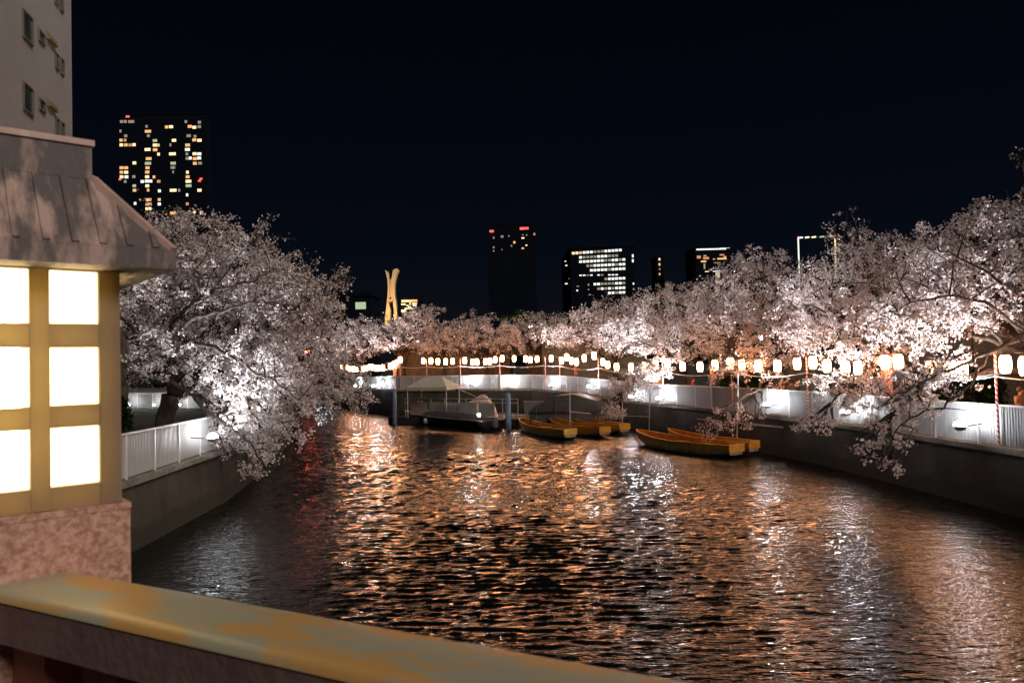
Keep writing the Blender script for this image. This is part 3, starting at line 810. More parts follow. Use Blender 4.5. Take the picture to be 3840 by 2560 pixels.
# beyond the far fence
FT = [((1.5, 74, 2.4), [(2010, 1240, 74, 150, 70, 4, 0.9), (1930, 1290, 73, 120, 45, 3, 0.9), (2080, 1200, 76, 110, 40, 3, 0.5)], 'far cherry tree behind the lanterns, next to the green-lit tree'),
      ((-2.5, 75, 2.4), [(1830, 1240, 75, 150, 60, 4, 0.9), (1780, 1290, 74, 130, 40, 3, 0.9)], 'far cherry tree behind the white fence, right of the tent'),
      ((-7.0, 76, 2.45), [(1680, 1250, 76, 150, 55, 4, 0.9), (1620, 1300, 75, 130, 35, 3, 0.8), (1740, 1200, 77, 90, 30, 2, 0.5)], 'far cherry tree rising behind the white tent'),
      ((-11.5, 78, 2.5), [(1560, 1220, 78, 130, 70, 4, 0.9), (1500, 1290, 77, 130, 40, 3, 0.8), (1600, 1170, 79, 70, 30, 2, 0.6)], 'far cherry tree in front of the small gold-lit building'),
      ((-17.5, 86, 2.4), [(1400, 1240, 86, 140, 60, 4, 0.9), (1350, 1310, 85, 120, 35, 3, 0.9)], 'far cherry tree below the golden split tower'),
      ((-26.0, 96, 2.2), [(1270, 1250, 96, 140, 55, 4, 0.9), (1230, 1320, 95, 130, 35, 3, 0.9)], 'far cherry tree at the left end of the lantern string')]
for k, (b, lo, lab) in enumerate(FT):
    make_tree(b, lo, lab, 40 + k, petal=0.145, cover=1.1, trunk_r=0.24)
make_tree((3.5, 92, 2.4), [(1960, 1205, 92, 60, 42, 3, 1.0), (1910, 1215, 93, 40, 26, 2, 0.9), (1990, 1195, 93, 30, 30, 2, 0.8)], 'round green tree lit by a street lamp beyond the far cherry trees', 60,
    petal=0.22, cover=1.6, trunk_r=0.25, mat='leaves', name='green_tree', group='green trees')

# ------------------------------------------------------------------ street lamps and small lights
def street_lamp(x, y, d, label, head='street', size=0.16):
    p = P(x, y, d)
    gz = 1.9 if d < 60 else 2.3
    root = empty('street_lamp', (p.x, p.y, gz), label, 'street lamp', 'street lamps behind the trees')
    MB().tube([(p.x, p.y, gz), (p.x, p.y, p.z - 0.05)], 0.06, 8).build('lamp_post', M['dark_steel'], root)
    MB().lathe([(0.05, -0.1), (size * 0.7, -0.06), (size, 0.05), (size * 0.9, 0.16), (size * 0.4, 0.24)], 10, tuple(p)).build('lamp_head', M[head], root, True, True)
    return root
street_lamp(1988, 1224, 89, 'white street lamp in front of the green tree', size=0.28)
street_lamp(2950, 1267, 46, 'white street lamp shining through the cherry boughs right of the office block')
street_lamp(2852, 1270, 46, 'smaller white street lamp through the boughs, left of its brighter neighbour', size=0.13)
street_lamp(3302, 1276, 38, 'white street lamp glinting through the middle of the right cherry trees', size=0.12)
street_lamp(3415, 1250, 38, 'white square street lamp high in the right cherry trees', size=0.13)
street_lamp(1155, 1320, 90, 'red signal lamp shining through the left cherry tree', 'red_strong', 0.34)
street_lamp(1566, 1285, 82, 'tiny white lamp behind the far cherry trees above the tent', size=0.16)

# ------------------------------------------------------------------ yellow boats
def make_boat(loc, rz, length, beam, label, seed):
    root = empty('rowing_boat', loc, label, 'boat', 'yellow boats moored at the right bank', rz)
    rnd = random.Random(seed)
    st = 22
    outer, lower, inner, rail = MB(), MB(), MB(), MB()
    secs = []
    for i in range(st + 1):
        t = i / st                                  # 0 stern, 1 bow
        hb = beam / 2 * (0.52 + 0.48 * math.sin(min(t / 0.45, 1) * math.pi / 2)) if t < 0.45 else beam / 2 * max(0.02, math.cos((t - 0.45) / 0.55 * math.pi / 2) ** 0.62)
        x = -length / 2 + length * t
        sheer = 0.50 + 0.10 * (1 - t) ** 2 + 0.27 * max(0, t - 0.45) ** 2 / 0.30
        keel = -0.12 + 0.55 * max(0, t - 0.72) ** 2 / 0.08 + 0.26 * max(0, 0.22 - t) / 0.22
        secs.append((x, hb, sheer, min(keel, sheer - 0.05)))
    def skin(mb, f0, f1, inset=0.0, flip=False):
        rows = []
        for x, hb, sh, ke in secs:
            b = max(0.004, hb - inset)
            def pt(q):     # q 0 = gunwale, 1 = keel
                z = sh + (ke - sh) * q
                y = b * (1 - 0.22 * q) if q < 0.75 else b * (0.835) * max(0.0, (1 - q) / 0.25) ** 0.5
                return y, z
            ys = [pt(f0 + (f1 - f0) * k / 6) for k in range(7)]
            rows.append([(x, -y, z) for y, z in ys] + [(x, y, z) for y, z in ys[::-1]])
        b0 = len(mb.v)
        m = len(rows[0])
        for r in rows: mb.v += r
        for i in range(st):
            for k in range(m - 1):
                if k == 6 and f1 < 0.99: continue
                q = (b0 + i * m + k, b0 + (i + 1) * m + k, b0 + (i + 1) * m + k + 1, b0 + i * m + k + 1)
                mb.f.append(q[::-1] if flip else q)
        return rows
    skin(outer, 0.0, 0.52); skin(lower, 0.52, 1.0)
    x, hb, sh, ke = secs[0]
    outer.add([(x, -hb, sh), (x, hb, sh), (x, hb * 0.88, sh + (ke - sh) * 0.52), (x, -hb * 0.88, sh + (ke - sh) * 0.52)], [(0, 1, 2, 3)])
    lower.add([(x, -hb * 0.88, sh + (ke - sh) * 0.52), (x, hb * 0.88, sh + (ke - sh) * 0.52), (x, hb * 0.8, ke + 0.02), (x, -hb * 0.8, ke + 0.02)], [(0, 1, 2, 3)])
    skin(inner, 0.0, 0.62, 0.05, True)
    fl = [(x, max(0.004, hb - 0.05) * 0.86, sh + (ke - sh) * 0.62) for x, hb, sh, ke in secs]
    for (xa, ya, za), (xb, yb, zb) in zip(fl, fl[1:]):
        inner.add([(xa, -ya, za), (xb, -yb, zb), (xb, yb, zb), (xa, ya, za)], [(0, 1, 2, 3)])
    outer.build('hull', M['yellow_boat'], root, False, True)
    lower.build('lower_strake', M['boat_low'], root, False, True)
    inner.build('interior', M['boat_in'], root, False, True)
    for s in (-1, 1):
        MB().tube([(x, s * hb, sh + 0.01) for x, hb, sh, ke in secs], 0.038, 6).build('gunwale', M['yellow_boat'], root, False, True)
    for t in (0.14, 0.36, 0.58):
        i = int(t * st); x, hb, sh, ke = secs[i]
        MB().box((x, 0, sh - 0.13), (0.30, hb * 1.86, 0.04)).build('seat', M['boat_in'], root, False)
    x, hb, sh, ke = secs[0]
    MB().box((x - 0.03, 0, sh - 0.12), (0.06, hb * 2.02, 0.36)).build('transom', M['yellow_boat'], root, False)
    return root
def boat_between(bow, stern, beam, label, seed, z=0.0):
    bow = Vector(bow); stern = Vector(stern)
    d = bow - stern
    c = (bow + stern) / 2
    return make_boat((c.x, c.y, z), math.atan2(d.y, d.x), Vector((d.x, d.y)).length, beam, label, seed)
boat_between((0.45, 53.2), (3.35, 45.0), 1.65, 'leftmost yellow rowing boat, bow towards the pontoon', 1)
boat_between((2.55, 52.6), (5.5, 45.6), 1.55, 'yellow rowing boat in the middle of the group of three by the gangway', 2, 0.02)
boat_between((4.1, 54.0), (6.9, 46.9), 1.5, 'yellow rowing boat closest to the quay wall, behind the group of three', 3, 0.06)
boat_between((6.9, 42.2), (10.3, 34.9), 1.75, 'nearest long yellow rowing boat moored along the right quay', 4)
boat_between((8.55, 41.6), (11.35, 35.6), 1.3, 'yellow rowing boat squeezed between the nearest boat and the right quay', 5, 0.06)

# ------------------------------------------------------------------ pontoon, tent, piles, moored boat
A0, B0 = Vector((-10.2, 61.0, 0)), Vector((0.4, 54.6, 0))
pd = (B0 - A0).normalized(); pn = Vector((-pd.y, pd.x, 0))       # pn points away from the camera
def pp(u, v, z): return A0 + pd * u + pn * v + Vector((0, 0, z))
PL = (B0 - A0).length
root = empty('pontoon', pp(PL / 2, 2, 0), 'dark floating pontoon with railings and a white sign board in front of the tent', 'pontoon')
MB().box(pp(PL / 2, 2.2, 0.18), (PL, 4.6, 0.75), pd, pn, (0, 0, 1)).build('hull', M['deck_wood'], root)
for i in range(14):
    MB().box(pp(PL * (i + 0.5) / 14, 2.2, 0.575), (PL / 14 - 0.02, 4.62, 0.04), pd, pn, (0, 0, 1)).build('plank', M['deck_wood'], root)
for z in (1.0, 1.75, 2.05):
    MB().tube([pp(1.6, 0.15, z), pp(PL - 0.2, 0.15, z)], 0.03, 6).build('railing_bar', M['steel'], root)
for i in range(9):
    u = 1.6 + (PL - 1.8) * i / 8
    MB().tube([pp(u, 0.15, 0.55), pp(u, 0.15, 2.08)], 0.03, 6).build('railing_post', M['steel'], root)
for u0, u1, z0, z1, mt in ((2.2, 3.9, 0.75, 1.72, 'tarp_pale'), (4.1, 8.6, 0.95, 1.78, 'white_board'), (8.8, 10.2, 0.75, 1.7, 'white_board')):
    MB().box(pp((u0 + u1) / 2, 0.08, (z0 + z1) / 2), (u1 - u0, 0.03, z1 - z0), pd, pn, (0, 0, 1)).build('board', M[mt], root)
ink = MB()                                          # the blurred characters on the board
for i in range(6):
    u = 4.75 + i * 0.42
    for dz in (0.0, 0.13, 0.26):
        ink.box(pp(u, 0.058, 1.22 + dz), (0.28, 0.01, 0.04), pd, pn, (0, 0, 1))
    for du in ((-0.12, 0.12) if i % 2 else (0.0,)):
        ink.box(pp(u + du, 0.056, 1.35), (0.04, 0.01, 0.34), pd, pn, (0, 0, 1))
ink.build('lettering', M['grey_ink'], root)
for i in range(12):                                 # picket gate at the right end
    u = PL + 0.25 + i * 0.17
    MB().box(pp(u, 0.4, 1.25), (0.07, 0.03, 1.3), pd, pn, (0, 0, 1)).build('picket', M['white_board'], root)
for z in (0.75, 1.85):
    MB().box(pp(PL + 1.2, 0.44, z), (2.2, 0.03, 0.08), pd, pn, (0, 0, 1)).build('gate_bar', M['tarp_pale'], root)
MB().box(pp(PL + 1.2, 1.5, 0.3), (2.5, 2.6, 0.5), pd, pn, (0, 0, 1)).build('landing', M['deck_wood'], root)

tc0 = P(1625, 1440, 59.5)
root = empty('canopy_tent', (tc0.x, tc0.y, 0.6), 'small white gabled canopy tent on the pontoon', 'tent')
gx = Vector((0.94, -0.34, 0)).normalized(); gy = Vector((-0.34, -0.94, 0)).normalized()   # gx: along the ridge to the right, gy: to the camera
def tp_(u, v, z): return Vector((tc0.x, tc0.y, 0)) + gx * u + gy * v + Vector((0, 0, z))
ez, rz_ = 2.95, 3.75
hip = [tp_(-1.75, 1.3, ez), tp_(1.75, 1.3, ez), tp_(1.75, -1.3, ez), tp_(-1.75, -1.3, ez), tp_(-0.75, 0, rz_), tp_(0.75, 0, rz_)]
for nm, idx in (('roof_panel', (0, 1, 5, 4)), ('roof_panel', (2, 3, 4, 5)), ('roof_panel', (1, 2, 5)), ('roof_panel', (3, 0, 4))):
    MB().prism([hip[i] for i in idx], (0, 0, 0.03)).build(nm, M['tent'], root)
for a, b in ((0, 1), (1, 2), (2, 3), (3, 0)):
    mb = MB(); pa, pb = hip[a], hip[b]; n = 14
    for i in range(n):
        q0 = pa.lerp(pb, i / n); q1 = pa.lerp(pb, (i + 1) / n); qm = (q0 + q1) / 2
        mb.add([q0, q1, q1 - Vector((0, 0, 0.16)), qm - Vector((0, 0, 0.24)), q0 - Vector((0, 0, 0.16))], [(0, 1, 2, 3, 4)])
    mb.build('valance', M['tent'], root)
for u in (-1.68, 1.68):
    for v in (-1.22, 1.22):
        MB().tube([tp_(u, v, 0.58), tp_(u, v, ez)], 0.03, 6).build('leg', M['steel'], root)
MB().prism([tp_(1.3, -1.6, 2.75), tp_(2.4, -1.9, 2.3), tp_(3.4, -2.0, 1.75), tp_(3.2, -2.0, 1.6), tp_(1.4, -1.6, 1.75)], gy * 0.25).build('side_sheet', M['tarp_dark'], root)

root = empty('tarpaulin', P(1795, 1500, 58) * 1.0, 'pale crumpled tarpaulin heap behind the pontoon railing', 'tarpaulin')
root.location.z = 0.6
mb = MB(); n1, n2 = 14, 6
pc = P(1790, 1490, 58.5)
for i in range(n1 + 1):
    for j in range(n2 + 1):
        u, v = i / n1, j / n2
        z = 0.6 + 1.75 * math.sin(math.pi * v) ** 0.5 * (math.sin(math.pi * min(1, u * 1.0)) ** 0.45) * (0.9 + 0.12 * math.sin(9 * u + 4 * v))
        mb.v.append((pc.x - 1.3 + 2.9 * u, pc.y - 0.9 + 1.8 * v - 0.5 * u, z))
for i in range(n1):
    for j in range(n2):
        a = i * (n2 + 1) + j
        mb.f.append((a, a + n2 + 1, a + n2 + 2, a + 1))
mb.build('cover', M['tarp_pale'], root, True, True)
for u, zt in ((-0.9, 2.0), (1.0, 2.0)):
    MB().tube([(pc.x + u, pc.y + 0.1, 0.58), (pc.x + u, pc.y + 0.1, zt)], 0.03, 6).build('prop', M['steel'], root)

for x, yt, d, lab in ((1478, 1470, 60.5, 'blue mooring pile at the left end of the pontoon'), (1904, 1480, 52.8, 'tall blue mooring pile at the right end of the pontoon')):
    p = P(x, yt, d)
    root = empty('mooring_pile', (p.x, p.y, -0.5), lab, 'pile', 'blue mooring piles')
    MB().lathe([(0.19, 0), (0.19, 1.0), (0.19, p.z + 0.38), (0.17, p.z + 0.48)], 16, (p.x, p.y, -0.5)).build('pipe', M['blue_pile'], root, True, True)
    MB().lathe([(0.205, 0), (0.205, 0.07), (0.08, 0.13)], 16, (p.x, p.y, p.z)).build('pile_cap', M['blue_pile'], root, True, True)
for k in range(5):
    p = P(1490 + k * 14, 1560, 61.3 - k * 0.3)
    o = tag(MB().tube([(p.x, p.y, -0.5), (p.x, p.y, 0.9)], 0.13, 10).build('timber_pile', M['deck_wood']), f'dark timber fender pile left of the moored motor boat, {ordinal(k)} from the left', 'pile', 'dark fender piles')

# the dark moored motor boat
bowp, stp = G(1520, 1580, 0.0), G(1850, 1612, 0.0)
d = bowp - stp; bl = d.length; rzb = math.atan2(d.y, d.x); c = (bowp + stp) / 2
root = empty('motor_boat', (c.x, c.y, 0), 'dark motor boat under a grey cover moored at the pontoon', 'boat', None, rzb)
mb = MB(); st = 14; rows = []
for i in range(st + 1):
    t = i / st; hb = 0.95 if t < 0.5 else 0.95 * math.cos((t - 0.5) / 0.5 * math.pi / 2) ** 0.6 + 0.01
    x = -bl / 2 + bl * t; sh = 0.65 + 0.55 * max(0, t - 0.3) ** 2
    rows.append((x, hb, sh))
    mb.v += [(x, -hb, sh), (x, -hb * 0.8, 0.1), (x, 0, -0.3), (x, hb * 0.8, 0.1), (x, hb, sh)]
for i in range(st):
    for k in range(4):
        mb.f.append((i * 5 + k, (i + 1) * 5 + k, (i + 1) * 5 + k + 1, i * 5 + k + 1))
mb.f.append((0, 1, 2, 3, 4))
mb.build('hull', M['dark_hull'], root, False, True)
mb = MB()
for i in range(st + 1):
    x, hb, sh = rows[i]; t = i / st
    h = 0.42 * math.sin(math.pi * min(1, max(0, (t - 0.08) / 0.8))) ** 0.5 + 0.03
    mb.v += [(x, -hb * 0.97, sh), (x, -hb * 0.6, sh + h * 0.9), (x, 0, sh + h), (x, hb * 0.6, sh + h * 0.9), (x, hb * 0.97, sh)]
for i in range(st):
    for k in range(4):
        mb.f.append((i * 5 + k, i * 5 + k + 1, (i + 1) * 5 + k + 1, (i + 1) * 5 + k))
mb.build('cover', M['grey_cover'], root, False, True)
for s in (-1, 1):
    MB().tube([(x, s * hb, sh + 0.02) for x, hb, sh in rows], 0.035, 5).build('rub_rail', M['steel'], root, False, True)
MB().box((-bl / 2 - 0.2, 0, 0.55), (0.32, 0.35, 0.7)).build('outboard_motor', M['dark_steel'], root, False)
MB().lathe([(0.08, 0), (0.19, 0.1), (0.22, 0.28), (0.15, 0.42), (0.05, 0.48)], 10, (bl * 0.1, 1.0 if math.cos(rzb) < 0 else -1.0, 0.1)).build('fender', M['white_board'], root, False, True)
p = P(1796, 1556, 52.0)
root = empty('deck_lamp', (p.x, p.y, 0.55), 'small white work lamp at the water edge beside the motor boat', 'lamp')
MB().tube([(p.x, p.y, 0.5), (p.x, p.y, p.z)], 0.03, 6).build('lamp_post', M['dark_steel'], root)
MB().lathe([(0.05, -0.1), (0.11, -0.03), (0.11, 0.08), (0.04, 0.13)], 10, tuple(p)).build('lamp_head', M['street'], root, True, True)

# dark covered gangway down from the bank
ga = [P(1984, 1545, 52), P(2010, 1520, 52), P(2080, 1484, 52), P(2150, 1478, 52), P(2240, 1502, 52), P(2260, 1540, 52)]
root = empty('covered_gangway', (ga[2].x, ga[2].y, 0), 'gangway under a dark tarpaulin between the pontoon and the fence', 'gangway')
prof = [(q.x, q.y, q.z) for q in ga]
MB().prism(prof, (0.6, 2.2, 0)).build('tarpaulin', M['tarp_dark'], root)
MB().prism([(ga[0].x, 52.2, -0.3), (ga[0].x, 52.2, ga[0].z - 0.01), (ga[5].x, 52.2, ga[5].z - 0.01), (ga[5].x, 52.2, -0.3)], (0.5, 1.9, 0)).build('landing_block', M['deck_wood'], root)
for q in (ga[1], ga[2], ga[4]):
    MB().tube([(q.x, q.y - 0.03, -0.3), (q.x, q.y - 0.03, q.z)], 0.035, 6).build('frame_post', M['dark_steel'], root)

# pipe frames on the quay face
def pipes(name, label, segs, cat='railing'):
    root = empty(name, (segs[0][0].x, segs[0][0].y, min(s[k].z for s in segs for k in (0, 1))), label, cat)
    for a, b in segs:
        MB().tube([a, b], 0.035, 6).build('pipe', M['steel'], root)
pipes('pipe_frame', 'white pipe frame standing beside the covered gangway', [(P(2137, 1620, 50), P(2137, 1443, 50)), (P(2137, 1443, 50), P(2188, 1443, 50)), (P(2138, 1543, 50), P(2215, 1550, 50))])
pipes('pipe_frame', 'pale pipe handrail low on the quay behind the three yellow boats', [(P(2433, 1650, 44.2), P(2438, 1455, 44.2)), (P(2300, 1557, 45), P(2432, 1562, 44.2)), (P(2334, 1600, 44.8), P(2334, 1500, 44.8)), (P(2438, 1455, 44.2), P(2490, 1455, 44))])
pipes('pipe_frame', 'pale pipe handrail low on the quay above the nearest yellow boat', [(P(2615, 1570, 38.3), P(2935, 1602, 32.6)), (P(2764, 1640, 36.5), P(2768, 1400, 36.5)), (P(2764, 1480, 36.5), P(2790, 1540, 36))])

# ------------------------------------------------------------------ behind the right bank fence: banners, people, houses
def banner(x, y0, y1, w, d, label):
    a = P(x, y1, d); b = P(x, y0, d); ww = w * d / F
    root = empty('banner', (a.x, a.y, a.z - 1.0), label, 'banner', 'upright red banners by the fence')
    MB().tube([(a.x - ww / 2, a.y, a.z - 1.1), (a.x - ww / 2, a.y, b.z + 0.1)], 0.02, 6).build('staff', M['steel'], root)
    mb = MB(); n = 8
    for i in range(n + 1):
        t = i / n; yy = a.y + 0.05 * math.sin(5 * t + x)
        mb.v += [(a.x - ww / 2, yy, a.z + (b.z - a.z) * t), (a.x, yy + 0.04, a.z + (b.z - a.z) * t), (a.x + ww / 2, yy, a.z + (b.z - a.z) * t)]
    for i in range(n):
        for k in range(2): mb.f.append((3 * i + k, 3 * i + k + 1, 3 * i + k + 4, 3 * i + k + 3))
    o = mb.build('cloth', M['banner'], root)
    so = o.modifiers.new('thick', 'SOLIDIFY'); so.thickness = 0.01
banner(3330, 1385, 1480, 42, 27.5, 'faded red banner behind the fence under the right cherry trees')
banner(2672, 1382, 1432, 16, 41.5, 'red banner behind the fence above the nearest yellow boat')
banner(2160, 1362, 1405, 10, 66, 'small red banner on the fence above the covered gangway')
banner(1481, 1375, 1408, 12, 72, 'orange-red banner at the far corner of the fence left of the tent')
banner(1297, 1404, 1424, 11, 100, 'tiny red banner at the far left end of the white fence')

def person(loc, rz, h, coat, legs, hair, label, lean=0.0):
    root = empty('person', loc, label, 'person', None, rz)
    s = h / 1.7
    J = [((0, 0, .92), .155, .115), ((0, .0, 1.12), .135, .10), ((0, .01, 1.34), .17, .105), ((0, 0, 1.46), .06, .06), ((0, -.01, 1.54), .075, .085), ((0, -.015, 1.66), .07, .085),
         ((.17, 0, 1.38), .06, .06), ((.23, -.02, 1.12), .045, .045), ((.20, -.16, .98), .035, .035), ((-.17, 0, 1.38), .06, .06), ((-.23, -.02, 1.12), .045, .045), ((-.18, -.18, 1.02), .035, .035),
         ((.09, 0, .82), .09, .09), ((.10, -.01, .48), .062, .062), ((.10, .01, .09), .045, .05), ((.10, -.12, .04), .04, .035),
         ((-.09, 0, .82), .09, .09), ((-.10, -.01, .48), .062, .062), ((-.10, .01, .09), .045, .05), ((-.10, -.12, .04), .04, .035)]
    E = [(0, 1), (1, 2), (2, 3), (3, 4), (4, 5), (2, 6), (6, 7), (7, 8), (2, 9), (9, 10), (10, 11), (0, 12), (12, 13), (13, 14), (14, 15), (0, 16), (16, 17), (17, 18), (18, 19)]
    me = bpy.data.meshes.new('body')
    me.from_pydata([(x * s + lean * z * 0.1, y * s, z * s) for (x, y, z), _, _ in J], E, [])
    o = link(bpy.data.objects.new('body', me), root)
    sk = o.modifiers.new('skin', 'SKIN'); sk.use_smooth_shade = True
    for i, (_, ra, rb_) in enumerate(J):
        me.skin_vertices[0].data[i].radius = (ra * s, rb_ * s)
    me.skin_vertices[0].data[0].use_root = True
    ss = o.modifiers.new('sub', 'SUBSURF'); ss.levels = 2; ss.render_levels = 2
    m, nt, b, out = mat_new('person_cloth')
    N, Lk = nt.nodes, nt.links
    tc = N.new('ShaderNodeTexCoord'); sp = N.new('ShaderNodeSeparateXYZ'); Lk.new(tc.outputs['Object'], sp.inputs[0])
    dv = N.new('ShaderNodeMath'); dv.operation = 'DIVIDE'; dv.inputs[1].default_value = h; Lk.new(sp.outputs[2], dv.inputs[0])
    cr = N.new('ShaderNodeValToRGB'); cr.color_ramp.interpolation = 'CONSTANT'
    cr.color_ramp.elements[0].color = (*legs, 1); cr.color_ramp.elements[1].position = 0.5; cr.color_ramp.elements[1].color = (*coat, 1)
    q = cr.color_ramp.elements.new(0.85); q.color = (0.45, 0.27, 0.19, 1)
    Lk.new(dv.outputs[0], cr.inputs[0]); Lk.new(cr.outputs[0], b.inputs['Base Color']); b.inputs['Roughness'].default_value = 0.8
    me.materials.append(m)
    MB().lathe([(0.03, 0.02), (0.092, 0.0), (0.102, 0.06), (0.095, 0.12), (0.06, 0.165), (0.01, 0.18)], 12, (lean * 0.16, 0.025, 1.555 * s)).build('hair', noise_mat('hair', hair, tuple(1.5 * q for q in hair), 20, 0.6), root, False, True)
    MB().box((lean * 0.16, -0.10 * s, 1.60 * s), (0.022, 0.03, 0.04)).build('nose', m, root, False)
    return root
person((16.4, 24.2, 1.85), R(10), 1.62, (0.35, 0.2, 0.13), (0.04, 0.04, 0.05), (0.10, 0.05, 0.03), 'person in a tan coat behind the fence by the first striped pole')
person((17.6, 25.4, 1.85), R(-30), 1.78, (0.05, 0.045, 0.05), (0.03, 0.03, 0.035), (0.012, 0.01, 0.01), 'person in a dark jacket behind the fence at the right edge')
person((10.9, 45.3, 1.85), R(60), 1.68, (0.45, 0.03, 0.03), (0.03, 0.03, 0.04), (0.012, 0.01, 0.01), 'person in a red jacket behind the fence above the yellow boats')
person((13.6, 36.6, 1.85), R(180), 1.66, (0.10, 0.08, 0.09), (0.03, 0.03, 0.04), (0.012, 0.01, 0.01), 'person in dark clothes behind the fence below the striped pole right of the boats')

def house(loc, rz, w, dep, h, label, wall='house_wall', roofh=1.2, lit=None):
    root = empty('house', loc, label, 'house', None, rz)
    MB().box((0, 0, h / 2), (w, dep, h)).build('wall', M[wall], root, False)
    hw, hd = w / 2 + 0.4, dep / 2 + 0.4
    MB().add([(-hw, -hd, h + 0.02), (hw, -hd, h + 0.02), (hw, hd, h + 0.02), (-hw, hd, h + 0.02), (-hw, 0, h + roofh), (hw, 0, h + roofh)],
             [(0, 1, 5, 4), (2, 3, 4, 5), (1, 2, 5), (3, 0, 4), (3, 2, 1, 0)]).build('roof', M['house_roof'], root, False)
    MB().box((-w * 0.3, -dep / 2 - 0.03, 1.02), (0.9, 0.06, 2.0)).build('door', M['ochre_panel'], root, False)
    for k, x in enumerate((0.0, w * 0.28)):
        f = MB().box((x, -dep / 2 - 0.03, 1.6), (1.3, 0.06, 1.1)).build('window', M['window_frame'], root, False)
        MB().box((x, -dep / 2 - 0.065, 1.6), (1.15, 0.02, 0.95)).build('pane', M[lit] if (lit and k) else M['dark_glass'], f, False)
house((24.5, 27, 1.85), R(-95), 9, 6, 3.4, 'low dark house behind the people at the right edge')
house((23.5, 40, 1.85), R(-100), 10, 6, 4.2, 'dark two-tone house behind the middle of the right bank trees', lit='win_dim')
house((18.5, 55, 1.9), R(-118), 9, 6, 4.0, 'house with an ochre door behind the fence above the three yellow boats', lit='win_amber')
house((7.5, 78, 2.4), R(-165), 11, 6, 4.2, 'house beyond the bend of the fence behind the lanterns', lit='win_warm')
house((-6.0, 82, 2.45), R(175), 12, 6, 3.8, 'low wide house behind the far fence and the tent', lit='win_dim')
for x, y0, y1, w, d, lab in ((2470, 1388, 1412, 30, 49.5, 'upper ochre board leaning on the house behind the lanterns'), (2470, 1416, 1440, 28, 49.3, 'lower ochre crate behind the fence beside the striped pole')):
    a = P(x, y1, d); b = P(x, y0, d)
    tag(MB().box(((a.x + b.x) / 2, a.y, (a.z + b.z) / 2), (w * d / F, 0.12, b.z - a.z)).build('notice_board', M['ochre_panel']), lab, 'board')

# evergreen hedges
def hedge(c, size, label, seed, mat='leaves_dark'):
    rng = np.random.default_rng(seed)
    n = int(900 * size[0] * size[2] * 1.3)
    v = rng.normal(size=(n, 3)); v /= np.linalg.norm(v, axis=1)[:, None]
    v = np.sign(v) * np.abs(v) ** 0.6 * (rng.random((n, 1)) ** 0.2)
    p = v * np.array(size) * 0.5 * (1 + 0.1 * np.sin(v[:, [1, 2, 0]] * 9))
    p[:, 2] += size[2] / 2
    root = empty('hedge', c, label, 'hedge', 'evergreen hedges')
    link(bpy.data.objects.new('leaves', quads_mesh('leaves', p, 0.10 + 0.06 * rng.random(n), rng, M[mat])), root)
    for k in range(5):
        x = (k - 2) * size[0] * 0.18
        MB().tube([(x, 0, -0.05), (x + 0.1, 0.05, size[2] * 0.5), (x, 0.1, size[2] * 0.8)], [0.04, 0.03, 0.01], 6).build('stem', M['bark'], root, False)
hedge((-13.3, 22.4, 1.84), (3.4, 2.0, 2.3), 'dark evergreen bush behind the left fence next to the stone lantern', 71)
hedge((17.5, 29.5, 1.85), (3.2, 1.8, 2.1), 'dark evergreen hedge behind the fence under the right cherry trees', 72)
hedge((13.8, 44.5, 1.85), (3.0, 1.6, 1.8), 'dark evergreen hedge behind the fence above the nearest yellow boat', 73)
hedge((-22, 91, 2.3), (8.0, 2.4, 2.2), 'dark hedge behind the far left end of the white fence', 74)

# ------------------------------------------------------------------ near apartment block, top left
bn = Vector((0.972, 0.233, 0)).normalized(); bt = Vector((-0.233, 0.972, 0)).normalized()
bp0 = Vector((-19.7, 30.0, 0))
def bw(s, z, out=0.0): return bp0 + bt * s + bn * out + Vector((0, 0, z))
s_far = (plane_hit(269, 250, bp0, bn) - bp0).dot(bt)
root = empty('apartment_building', bw(0, 1.85), 'tall pale apartment block at the top left, lit from the street', 'building')
MB().box(bw((s_far - 9) / 2, 1.85 + 17, -5), (s_far + 9, 10, 34), bt, bn, (0, 0, 1)).build('wall', M['concrete_wall'], root)
def bwin(x0, x1, y0, y1, dz, nm, mat, out):
    a = plane_hit(x0, y0, bp0, bn); b = plane_hit(x0, y1, bp0, bn); c = plane_hit(x1, y0, bp0, bn)
    s0, s1 = (a - bp0).dot(bt), (c - bp0).dot(bt); z0, z1 = b.z + dz, a.z + dz
    f = MB()
    cc = bw((s0 + s1) / 2, (z0 + z1) / 2, 0.0)
    if nm == 'vent_hood':
        f.prism([bw(s0, z0, 0), bw(s0, z1, 0), bw(s0, z1, 0.06), bw(s0, z1 - (z1 - z0) * 0.35, 0.16), bw(s0, z0, 0.2)], bt * (s1 - s0))
        return f.build(nm, mat, root)
    for p_, sz in ((bw(s0, (z0 + z1) / 2, 0.03), (0.06, 0.1, z1 - z0 + 0.06)), (bw(s1, (z0 + z1) / 2, 0.03), (0.06, 0.1, z1 - z0 + 0.06)),
                   (bw((s0 + s1) / 2, z1, 0.03), (s1 - s0 - 0.06, 0.1, 0.06)), (bw((s0 + s1) / 2, z0, 0.04), (s1 - s0 - 0.06, 0.14, 0.06))):
        f.box(p_, sz, bt, bn, (0, 0, 1))
    w = f.build(nm, M['window_frame'], root)
    MB().box(cc, (s1 - s0 - 0.06, 0.03, z1 - z0 - 0.06), bt, bn, (0, 0, 1)).build('pane', mat, w)
fl = plane_hit(84, 36, bp0, bn).z - plane_hit(84, 306, bp0, bn).z
